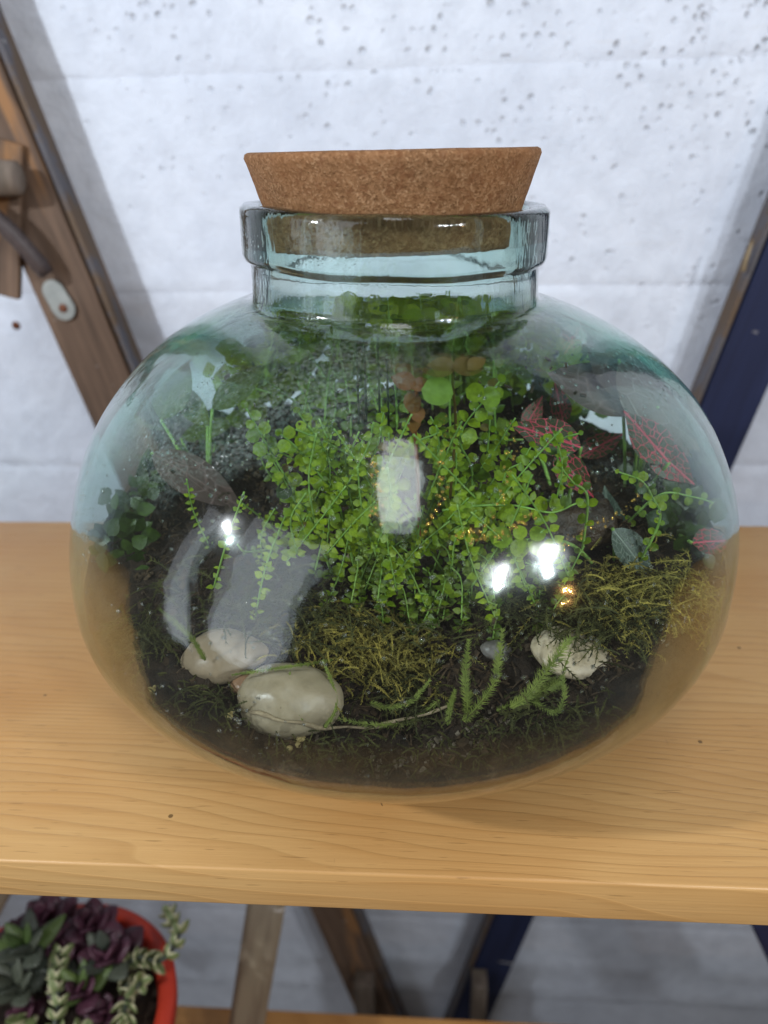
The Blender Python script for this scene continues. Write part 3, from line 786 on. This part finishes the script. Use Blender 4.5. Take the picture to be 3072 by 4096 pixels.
# low bright sprig with large leaves
sp = thing('creeping_plant', at(2100, 2230, .27), 'short sprig of four large bright leaves low in front of the bark log', 'plant', 'creeping plants in the jar')
m = MB(); c = curve(P([(2180, 2120), (2110, 2170), (2060, 2240), (2040, 2330)], .262, .01), 12); m.tube(c, .0006, 6); so = link('stem', m.mesh('stem'), M['stem'], sp)
for (x, y, ang, s) in ((2005, 2150, 160, .0095), (2080, 2190, -70, .0085), (2150, 2185, -20, .0085), (2150, 2135, 40, .0068), (2080, 2130, 100, .0060)):
    p = at(x, y, .262); a = math.radians(ang); dv = Vector((AX.x, AY.x, AZ.x)) * math.cos(a) + Vector((AX.y, AY.y, AZ.y)) * math.sin(a)
    link('leaf', LEAF[0], None, so, Matrix.Translation(p - dv * s * .5) @ frame(dv, (CAMP - p) + Vector((0, 0, .15))) @ Matrix.Diagonal((s, s, s, 1)))
# tall stems that touch the shoulder: yellow disc leaf, red and olive leaves
tl = thing('tall_seedling', at(1770, 2000, .29), 'tall seedling with a pale yellow disc leaf and curled olive brown top', 'plant')
m = MB(); m.tube(curve(P([(1810, 1480), (1812, 1560), (1822, 1700), (1800, 2000), (1780, 2300)], .262, .03), 16), .0006, 6); so = link('stem', m.mesh('stem'), M['leaf_o'], tl)
def oneleaf(par, me, px, py, Y, ang, s, name='leaf', wid=1., tilt=(0, 0, .1)):
    p = at(px, py, Y); a = math.radians(ang); dv = Vector((AX.x, AY.x, AZ.x)) * math.cos(a) + Vector((AX.y, AY.y, AZ.y)) * math.sin(a)
    return link(name, me, None, par, Matrix.Translation(p - dv * s * .5) @ frame(dv, (CAMP - p).normalized() + Vector(tilt)) @ Matrix.Diagonal((s, s * wid, s, 1)))
LY_ = shared('leaf', 1, 1, RND, M['leaf_y'], nu=8, nv=6); LR = shared('leaf', 1, .7, ELL, M['leaf_r'], bend=.6); LO = shared('leaf', 1, .7, ELL, M['leaf_o'], bend=.7)
oneleaf(so, LY_, 1750, 1565, .26, 170, .0115, tilt=(.4, 0, .5))
for a_ in ((1760, 1465, 175, .0125), (1870, 1462, 10, .012), (1905, 1450, 40, .008)): oneleaf(so, LO, a_[0], a_[1], .262, a_[2], a_[3], tilt=(0, 0, .8))
oneleaf(so, LEAF[1], 1960, 1590, .27, 20, .0085); oneleaf(so, LEAF[1], 1900, 1570, .27, 160, .0075)
tr = thing('red_seedling', at(1660, 2000, .29), 'short seedling with small red brown curled leaves left of the disc leaf', 'plant')
m = MB(); m.tube(curve(P([(1665, 1560), (1660, 1700), (1670, 1900), (1680, 2200)], .262, .03), 12), .0008, 6); so = link('stem', m.mesh('stem'), M['leaf_r'], tr)
for a_ in ((1615, 1522, 160, .010), (1680, 1535, 30, .0075), (1650, 1610, -80, .0095), (1670, 1650, 100, .008), (1655, 1690, -95, .008)): oneleaf(so, LR, a_[0], a_[1], .262, a_[2], a_[3])

# dense background foliage: too many leaves to count
fol, fst, ff = MB(), MB(), MB()
for k in range(62):
    bx, by = random.gauss(0, .055), random.uniform(-.045, .10)
    base = clampin(Vector((JX + bx, JY + by, 0)), .01); base.z = soil_z(base.x, base.y)
    top = Vector((base.x * 1.35 + random.uniform(-.03, .03) + .005, base.y + random.uniform(-.03, .05), random.uniform(.10, .19) if by > 0 else random.uniform(.09, .125)))
    mid = (base + top) / 2 + Vector((random.uniform(-.012, .012), random.uniform(-.01, .01), 0))
    stem(None, [top, mid, base], s=random.uniform(.0036, .0065), gap=.0054, rad=.0005, joined=fol, sjoined=fst)
for k in range(16):                            # stems that reach up under the neck
    tx = random.uniform(-.045, .05); ty = random.uniform(.0, .06)
    top = Vector((JX + tx, JY + ty, random.uniform(.185, .222))); base = Vector((JX + tx * 1.3, JY + ty + .01, .08))
    stem(None, [top, (top + base) / 2 + Vector((random.uniform(-.01, .01), .004, 0)), base], s=random.uniform(.005, .0085), gap=.0058, rad=.0006, joined=fol, sjoined=fst)
for k in range(74):                            # thin front stems with small leaves
    q = at(random.gauss(1620, 330), random.uniform(1650, 2150), random.uniform(.25, .31)); top = clampin(q, .004)
    ang = (q.x - JX) * 5 + random.uniform(-.9, .9); L_ = random.uniform(.03, .07)
    base = top + Vector((-math.sin(ang) * L_ * .7, .012, -math.cos(ang) * L_))
    stem(None, [top, (top + base) / 2 + Vector((random.uniform(-.004, .004), 0, .002)), base], s=random.uniform(.0026, .0048), gap=random.uniform(.0026, .0042), rad=.0004, joined=ff, sjoined=fst)
for k in range(46):                            # low bright tufts in the middle
    q = at(random.gauss(1640, 200), random.uniform(2200, 2480), random.uniform(.27, .31)); q = clampin(q)
    top = q + Vector((random.uniform(-.01, .01), random.uniform(-.01, .004), .012))
    stem(None, [top, (q + top) / 2 + Vector((.002, 0, 0)), q - Vector((0, 0, .012))], s=random.uniform(.003, .0048), gap=.0035, rad=.0004, joined=fol, sjoined=fst)
bf = thing('undergrowth', (JX, JY + .02, soil_z(JX, JY + .02)), 'dense mass of tangled small green leaves growing behind the front stems', 'plant')
fol.v = [tuple(clampin(Vector(v), .001)) for v in fol.v]
o = link('foliage', fol.mesh('foliage'), M['leaf_m'], bf); o['kind'] = 'stuff'
ff.v = [tuple(clampin(Vector(v), .001)) for v in ff.v]
o = link('front_foliage', ff.mesh('front_foliage'), M['leaf'], bf); o['kind'] = 'stuff'
o = link('stalks', fst.mesh('stalks'), M['stem'], bf); o['kind'] = 'stuff'
fol = MB(); 
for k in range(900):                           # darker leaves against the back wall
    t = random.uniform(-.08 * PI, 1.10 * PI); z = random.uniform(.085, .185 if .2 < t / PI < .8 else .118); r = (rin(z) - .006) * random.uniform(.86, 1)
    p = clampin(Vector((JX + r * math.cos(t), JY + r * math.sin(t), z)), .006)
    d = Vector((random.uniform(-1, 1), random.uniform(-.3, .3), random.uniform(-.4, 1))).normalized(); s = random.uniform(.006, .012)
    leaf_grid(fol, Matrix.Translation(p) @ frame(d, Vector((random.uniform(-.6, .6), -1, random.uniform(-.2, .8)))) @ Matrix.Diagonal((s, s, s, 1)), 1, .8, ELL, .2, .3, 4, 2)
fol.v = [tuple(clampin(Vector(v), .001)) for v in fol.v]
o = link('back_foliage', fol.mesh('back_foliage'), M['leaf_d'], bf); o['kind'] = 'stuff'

fol = MB()
for k in range(520):                           # soft broad mass under the shoulder, at the back
    t = random.uniform(.17 * PI, .83 * PI); z = random.uniform(.13, .208); r = (rin(min(z, .196)) - .006) * random.uniform(.75, 1) if z < .196 else random.uniform(.02, .06)
    p = clampin(Vector((JX + r * math.cos(t), JY + r * math.sin(t), z)), .006)
    d = Vector((random.uniform(-1, 1), random.uniform(-.3, .3), random.uniform(-.4, 1))).normalized(); s = random.uniform(.008, .017)
    leaf_grid(fol, Matrix.Translation(p) @ frame(d, Vector((random.uniform(-.6, .6), -1, random.uniform(-.2, .8)))) @ Matrix.Diagonal((s, s, s, 1)), 1, .7, ELL, .2, .3, 4, 2)
fol.v = [tuple(clampin(Vector(v), .001)) for v in fol.v]
o = link('upper_foliage', fol.mesh('upper_foliage'), M['leaf'], bf); o['kind'] = 'stuff'
tp = thing('sprig_tips', at(1480, 1560, .30), 'row of four tiny green leaf tips touching the shoulder glass under the neck', 'plant')
m = MB()
for x, y in ((1425, 1395), (1455, 1385), (1510, 1380), (1545, 1440)): m.tube([onglass(x, y) + Vector((0, .002, -.0005)), at(x + 5, y + 90, .275), at(x + 10, y + 300, .30)], .0005, 5)
so = link('stem', m.mesh('stem'), M['leaf_d'], tp)
for x, y in ((1425, 1395), (1455, 1385), (1510, 1380), (1545, 1440)):
    p = onglass(x, y) + Vector((0, .0015, -.0005)); g = MB(); leaf_grid(g, Matrix.Translation(p - Vector((.003, 0, 0))) @ frame(Vector((1, .1, .2)), Vector((0, .3, 1))) @ Matrix.Diagonal((.006, .006, .006, 1)), 1, .8, RND)
    link('leaf', g.mesh('leaf'), M['leaf_m'], so)
m = MB()
for k in range(60):                            # bits of debris stuck to the inside of the glass
    px, py = random.choice(((1040, 1400), (780, 1600), (1950, 1480), (1300, 1700), (2200, 1500), (2100, 2250), (700, 2000), (1400, 1500)))
    p = onglass(px + random.gauss(0, 130), py + random.gauss(0, 90)); p = clampin(p, .0012); s = random.uniform(.0004, .0014)
    e = Euler([random.uniform(0, 6) for _ in range(3)]).to_matrix(); m.box(p, e @ Vector((s, 0, 0)), e @ Vector((0, s * .5, 0)), e @ Vector((0, 0, s * .25)))
tag(link('debris', m.mesh('debris', False), M['litter']), 'tiny dark bits of debris stuck inside the upper glass', 'debris', None, 'stuff')

# ------------------------------------------------------------------ net leaved plants
F1, F2, F3, F4 = (TIP, .62, 'fit'), (TIP, .6, 'fit_w'), (ELL, .5, 'fit_b'), (ELL, .5, 'leaf_bl')
def netplant(base, label, leaves, name='net_leaf_plant'):
    t = thing(name, base, label, 'plant')
    for me, px, py, Y, ang, s, w_ in leaves:
        p = clampin(at(px, py, Y), .008)
        a = math.radians(ang); dv = Vector((AX.x, AY.x, AZ.x)) * math.cos(a) + Vector((AX.y, AY.y, AZ.y)) * math.sin(a)
        b0 = p - dv * s * .5
        m = MB(); m.tube(curve([base, (base + b0) / 2 + Vector((0, 0, .01)), b0], 10), .0009, 6)
        so = link('stem', m.mesh('stem'), M['stem'], t)
        g = MB(); leaf_grid(g, Matrix.Translation(b0) @ frame(dv, (CAMP - p).normalized() + Vector((random.uniform(-.3, .3), 0, random.uniform(0, .5)))) @ Matrix.Diagonal((s * 1.15, s * w_ * 1.15, s, 1)), 1, me[1], me[0], .18, .3, 12, 8)
        g.v = [tuple(clampin(Vector(v), .0015)) for v in g.v]
        link('leaf', g.mesh('leaf'), M[me[2]], so)
netplant(at(2250, 2150, .35), 'dark green plant with bright pink net veins behind the right hand stems',
         [(F1, 2200, 1745, .325, 160, .030, .8), (F1, 2290, 1890, .32, -50, .024, .8), (F1, 2130, 1660, .37, 60, .018, .8), (F1, 2400, 1780, .37, 30, .024, .8), (F1, 2350, 2010, .35, -20, .020, .8), (F1, 2240, 1620, .38, 100, .02, .8)])
netplant(at(2500, 2200, .36), 'pink veined plant with leaves pressed on the right shoulder of the glass',
         [(F1, 2600, 1760, .34, 130, .028, .9), (F1, 2680, 1850, .34, -40, .026, .9), (F3, 2560, 1450, .36, 125, .05, 1.1), (F3, 2640, 1600, .35, -45, .055, 1.0), (F3, 2430, 1560, .36, 160, .045, 1.), (F3, 2740, 1640, .36, -60, .04, .8)])
netplant(at(2600, 2250, .35), 'single pink tipped leaf reaching the right wall of the jar', [(F1, 2855, 2165, .305, 5, .018, 1.)])
netplant(at(2450, 2350, .31), 'grey green plant with silver veined leaves low on the right',
         [(F2, 2190, 2210, .29, -30, .022, .8), (F2, 2530, 2210, .30, -50, .028, .8), (F2, 2640, 2440, .28, 30, .020, .7), (F2, 2440, 2080, .33, 100, .026, .8), (F2, 2300, 2120, .33, 150, .026, .8)])
netplant(at(850, 2150, .36), 'broad dull leaved plant in the upper left of the jar behind the reflections',
         [(F4, 620, 1560, .38, 70, .032, 1.1), (F4, 700, 1900, .40, -40, .030, .9), (F4, 820, 1720, .41, 20, .030, .7), (F4, 900, 1850, .40, -60, .024, .8), (F4, 760, 1620, .38, 130, .03, .8), (F3, 760, 1900, .34, -30, .045, .8), (F4, 520, 1900, .38, 100, .03, .8), (F4, 940, 1560, .36, 40, .03, .8)], 'broad_leaf_plant')
netplant(at(500, 2250, .37), 'green plant with feathery leaves low at the left wall', [(F4, 420, 2120, .34, 30, .026, .35), (F4, 480, 2200, .34, 100, .024, .3), (F4, 430, 2300, .34, 60, .03, .9), (F4, 540, 2350, .34, 120, .03, .6)], 'feather_leaf_plant')

# ------------------------------------------------------------------ mosses
def moss(name, px, py, Y, n, spread, L, mat, label, lift=.006):
    c0 = clampin(ons(px, py, .004), .006); m = MB()
    for k in range(int(n * 1.7)):
        b = c0 + Vector((random.gauss(0, spread), random.gauss(0, spread * .6), random.gauss(0, spread * .35)))
        a = random.uniform(0, 2 * PI); d = Vector((math.cos(a), math.sin(a) * .8 - .3, random.uniform(-.25, .9))).normalized(); l = L * random.uniform(.5, 1.2)
        dr = Vector((random.uniform(-.3, .3), random.uniform(-.3, .3), -random.uniform(.2, .8)))
        c = [clampin(b + d * l * (i / 9) + dr * l * (i / 9) ** 2, .002) for i in range(10)]
        m.tube(c, [.0003] * 9 + [.0001], 3)
        for i in range(1, 10):
            for sg in (-1, 1, 1.6):
                dd = (c[i] - c[i - 1]).normalized(); sd = dd.cross(Vector((random.uniform(-1, 1), random.uniform(-1, 1), .5))).normalized() * (1 if sg > 0 else -1)
                w_ = l * .09 * random.uniform(.6, 1.3); q = c[i]
                m.add([q - dd * .0004, q + dd * .0004, q + sd * w_ + dd * w_ * .9], [(0, 1, 2)])
    tag(link(name, m.mesh(name, False), M[mat]), label, 'moss', None, 'stuff')
moss('moss', 1500, 2640, .285, 460, .018, .012, 'moss_g', 'golden brown moss clump in the middle of the soil beside the large pebble')
moss('moss', 1330, 2560, .295, 240, .017, .010, 'moss_g', 'smaller golden moss tuft above the large oval pebble')
moss('moss', 2560, 2390, .285, 450, .019, .014, 'moss_g', 'golden yellow moss clump against the right wall of the jar')
moss('moss', 2420, 2470, .30, 160, .014, .014, 'moss_d', 'dull olive moss behind the ivory pebble')
moss('moss', 1650, 2780, .26, 150, .012, .012, 'moss_d', 'dark olive moss low in the middle beside the twig')
moss('moss', 1050, 2430, .32, 200, .022, .018, 'moss_d', 'dark moss bank behind the left pebbles')
moss('moss', 530, 2560, .29, 110, .010, .014, 'moss_d', 'thin brown moss strands against the lower left wall')
moss('moss', 2150, 2420, .33, 190, .020, .014, 'moss_d', 'dark moss bank under the bark log')
moss('moss', 1950, 3010, .235, 160, .018, .004, 'moss_d', 'flat green moss film on the soil at the front of the jar')
moss('moss', 1300, 3010, .235, 130, .016, .007, 'moss_d', 'sparse dark moss on the soil in front of the large oval pebble')
moss('moss', 2260, 2900, .235, 170, .014, .008, 'moss_d', 'sparse dark moss on the soil in front of the ivory pebble')
moss('moss', 760, 2820, .235, 110, .012, .007, 'moss_d', 'sparse dark moss on the soil left of the large oval pebble')
def shoot(pts, z, label, mat='moss_s', r=.0005, barb=.0026, dz=0.):
    n = len(pts); c = curve([clampin(ons(x, y, max(0, z - .058) + .003 + dz * (1 - i / (n - 1))), .003) for i, (x, y) in enumerate(pts)], 40)
    t = thing('moss_shoot', c[-1], label, 'moss shoot', 'feathery moss shoots')
    m = MB(); m.tube(c, [r * (.4 + .6 * i / 40) for i in range(41)], 5); link('stem', m.mesh('stem'), M[mat], t)
    m = MB()
    for i in range(0, 40):
        for j in range(3):
            u = random.random(); q = c[i].lerp(c[i + 1], u); dd = (c[i] - c[i + 1]).normalized()
            for sg in (-1, 1):
                sd = (dd.cross(CAMP - q).normalized() * sg + Vector((random.uniform(-.5, .5),) * 3)).normalized()
                w_ = barb * random.uniform(.6, 1.2) * (.5 + .5 * min(1, i / 10))
                m.add([q - dd * .00035, q + dd * .00035, q + sd * w_ + dd * w_ * .9], [(0, 1, 2)])
    o = link('leaflets', m.mesh('leaflets', False), M[mat], t); o['kind'] = 'stuff'
shoot([(2286, 2548), (2223, 2634), (2169, 2706), (2105, 2788), (2040, 2830)], .060, 'thick green feathery shoot crossing the ivory pebble', barb=.0036, dz=.02)
shoot([(2010, 2516), (1993, 2652), (1970, 2742), (1889, 2850), (1850, 2880)], .060, 'tall upright feathery shoot left of the crossing one', dz=.024)
shoot([(1875, 2560), (1860, 2706), (1870, 2800), (1872, 2860)], .060, 'straight feathery shoot nearest the golden moss', dz=.022)
shoot([(2282, 2607), (2250, 2706), (2259, 2778), (2223, 2850), (2150, 2815), (2085, 2806), (1988, 2842)], .060, 'looping feathery shoot curling in front of the ivory pebble', barb=.0018, dz=.012)
shoot([(2240, 2730), (2190, 2750), (2120, 2800)], .062, 'short fat feathery tip low beside the looping shoot', barb=.003, dz=.004)
shoot([(639, 2436), (700, 2490), (774, 2563), (820, 2640)], .066, 'pale feathery shoot standing above the tan pebble', barb=.0015, dz=.03)
shoot([(1160, 2690), (1150, 2760), (1185, 2840), (1210, 2880)], .070, 'thin green shoot draped over the large oval pebble', r=.00035, barb=.001, dz=.004)
shoot([(930, 2700), (1050, 2680), (1200, 2660), (1330, 2640)], .074, 'thin shoot lying over the left pebbles', r=.0004, barb=.0012, dz=0.)
shoot([(1290, 2640), (1330, 2740), (1340, 2840), (1300, 2910)], .068, 'curved green shoot down the right end of the large oval pebble', r=.0005, barb=.0012, dz=.008)
shoot([(1820, 2760), (1800, 2830), (1790, 2900)], .058, 'short feathery shoot right of the twig end', barb=.0016, dz=.012)
shoot([(1330, 2870), (1500, 2900), (1650, 2880), (1760, 2800)], .060, 'long low feathery shoot trailing beside the twig', barb=.0018, dz=.004)
shoot([(1720, 2720), (1650, 2800), (1560, 2830), (1480, 2810)], .062, 'arched olive shoot in front of the golden moss', barb=.0016, dz=.008)

# ------------------------------------------------------------------ red pot of succulents on the lower board
pc = on(140, 4110, -.36); PR = .107
pot = thing('flower_pot', (pc.x, pc.y, LZ + .0), 'red orange plastic pot full of succulents at the bottom left', 'pot')
m = MB(); prof = [(.001, LZ + .002), (PR * .66, LZ + .002), (PR * .68, LZ + .006)]
for i in range(1, 9): prof.append((PR * (.68 + .32 * i / 8), LZ + .006 + (-.372 - LZ - .006) * i / 8))
prof += [(PR + .004, -.372), (PR + .0045, -.360), (PR + .002, -.3575), (PR - .010, -.359), (PR - .013, -.375), (PR * .9, -.42), (.001, -.42)]
def pf(p, r, t, i): 
    f = 1 + .012 * math.sin(t * 3 + p.z * 20) * (r > .05) + .01 * noise.noise(Vector((math.cos(t) * 2, math.sin(t) * 2, p.z * 12)))
    return Vector((pc.x + (p.x - pc.x) * f, pc.y + (p.y - pc.y) * f, p.z))
m.lathe(prof, 96, pc.x, pc.y, pf); link('shell', m.mesh('shell'), M['pot'], pot)
m = MB(); vs = [(pc.x, pc.y, -.375)]; fs = []
for i in range(1, 16):
    for k in range(48):
        t = 2 * PI * k / 48; r = PR * .95 * i / 15; x, y = pc.x + r * math.cos(t), pc.y + r * math.sin(t); vs.append((x, y, -.378 + .004 * nz((x, y, 0), 60) + .003 * nz((x, y, 0), 200)))
for k in range(48): fs.append((0, 1 + k, 1 + (k + 1) % 48))
for i in range(14):
    for k in range(48): fs.append((1 + i * 48 + k, 1 + (i + 1) * 48 + k, 1 + (i + 1) * 48 + (k + 1) % 48, 1 + i * 48 + (k + 1) % 48))
m.add(vs, fs); tag(link('soil', m.mesh('soil'), M['soil']), 'dark soil in the red pot under the succulents', 'soil', None, 'stuff')
def fat(name, mat, L=1., W=.6, T=.22, tip=.7):     # thick succulent leaf
    m = MB(); vs = []; fs = []; uv = []; nu, nv = 8, 10
    for i in range(nu + 1):
        u = i / nu; w_ = max(.02, math.sin(PI * (u * .94 + .04) ** tip) ** .75) * W / 2; tt = w_ / W * 2 * T / 2
        for j in range(nv):
            a = 2 * PI * j / nv; vs.append((u * L, math.cos(a) * w_, math.sin(a) * tt + .18 * u * u * L - .05)); uv.append((u, .5 + .5 * math.cos(a) * w_ / (W / 2)))
    for i in range(nu):
        for j in range(nv): fs.append((i * nv + j, i * nv + (j + 1) % nv, (i + 1) * nv + (j + 1) % nv, (i + 1) * nv + j))
    fs += [tuple(range(nv))[::-1], tuple(nu * nv + j for j in range(nv))]
    m.add(vs, fs, uv); me = m.mesh(name); me.materials.append(mat); return me
LP, LG, LGR, LV = fat('leaf', M['pur'], L=.9, W=.72, T=.26, tip=1.1), fat('leaf', M['gsuc'], W=.5), fat('leaf', M['grsuc'], W=.6), fat('leaf', M['vsuc'], W=.72, T=.2, tip=.9)
def rosette(px, py, z, me, s, n, label, ax=Vector((0, -.15, 1)), grp='purple rosettes in the red pot'):
    c = on(px, py, z); t = thing('succulent', (c.x, c.y, -.378), label, 'succulent', grp)
    m = MB(); m.tube(curve([Vector((c.x, c.y, -.380)), (c + Vector((c.x, c.y, -.380))) / 2 + Vector((.003, 0, 0)), c], 6), .0028, 8); so = link('stem', m.mesh('stem'), M['grsuc'], t)
    ax = ax.normalized(); a0 = ax.orthogonal().normalized(); b0 = ax.cross(a0)
    for k in range(n):
        th_ = k * 2.4; el = .15 + .95 * k / n; d = (a0 * math.cos(th_) + b0 * math.sin(th_)) * math.cos(el) + ax * math.sin(el)
        sz = s * (1.1 - .55 * k / n) * random.uniform(.85, 1.1)
        link('leaf', me if not isinstance(me, list) else random.choice(me), None, so, Matrix.Translation(c + ax * .0012 * k) @ frame(d, ax) @ Matrix.Diagonal((sz, sz, sz, 1)))
rosette(190, 3700, -.345, LP, .030, 12, 'dusky purple rosette behind the green leaf, near the board')
rosette(370, 3720, -.345, LP, .030, 12, 'dark purple rosette close to the back rim of the red pot')
rosette(440, 3840, -.350, [LP, LP, LGR], .032, 13, 'plum purple rosette beside the cream string at the right rim')
rosette(330, 3980, -.352, [LP, LG], .028, 11, 'purple rosette with green tips in the middle of the pot')
rosette(40, 3830, -.345, LP, .030, 12, 'reddish purple rosette at the left edge of the picture')
rosette(250, 3850, -.352, [LP, LGR], .028, 11, 'greyish purple rosette between the other purple ones')
rosette(110, 3800, -.325, [LGR, LG, LGR], .036, 10, 'grey green upright succulent with one fresh green leaf', grp=None)
rosette(70, 3960, -.345, LGR, .034, 10, 'broad grey leaved succulent at the left above the cream string', grp=None)
rosette(110, 4070, -.36, [LP, LV], .02, 8, 'small dull succulent near the bottom left corner', grp=None)
rosette(430, 4060, -.36, LP, .02, 8, 'small plum succulent low beside the red rim')
def string(pts, label, s=.0125, gap=.0095):
    c = curve([on(x, y, z) for x, y, z in pts], 40); t = thing('succulent', c[-1], label, 'succulent', 'cream edged succulent strings')
    m = MB(); m.tube(c, .0018, 6); so = link('stem', m.mesh('stem'), M['grsuc'], t); acc = 1; k = 0
    for i in range(0, 40):
        acc += (c[i] - c[max(0, i - 1)]).length
        if acc < gap: continue
        acc = 0; k += 1; d0 = (c[max(0, i - 1)] - c[i + 1]).normalized(); a0 = d0.orthogonal().normalized(); a0.rotate(Matrix.Rotation(k * 1.57 + .4, 3, d0)); b0 = d0.cross(a0)
        for j in range(4 if i > 3 else 7):
            a = j * PI / 2 + (.8 if j > 3 else 0); d = a0 * math.cos(a) + b0 * math.sin(a) + d0 * (.55 if j < 4 else 1.4)
            sz = s * random.uniform(.8, 1.1) * (1 if j < 4 else .7)
            link('leaf', LV, None, so, Matrix.Translation(c[i]) @ frame(d, d0) @ Matrix.Diagonal((sz, sz, sz, 1)))
string([(680, 3660, -.335), (715, 3740, -.335), (650, 3840, -.335), (560, 3830, -.34), (500, 3860, -.35)], 'cream edged succulent string hanging over the right rim of the pot')
string([(500, 4060, -.345), (510, 3990, -.345), (560, 3930, -.345), (480, 3950, -.36)], 'short cream edged succulent string inside the right rim')
string([(240, 3830, -.335), (220, 3920, -.335), (235, 4000, -.335), (220, 4110, -.34), (260, 4200, -.36)], 'long cream edged succulent string down the middle of the pot')
string([(360, 4180, -.35), (330, 4120, -.35), (300, 4160, -.36)], 'cream edged succulent tip at the bottom edge of the picture')
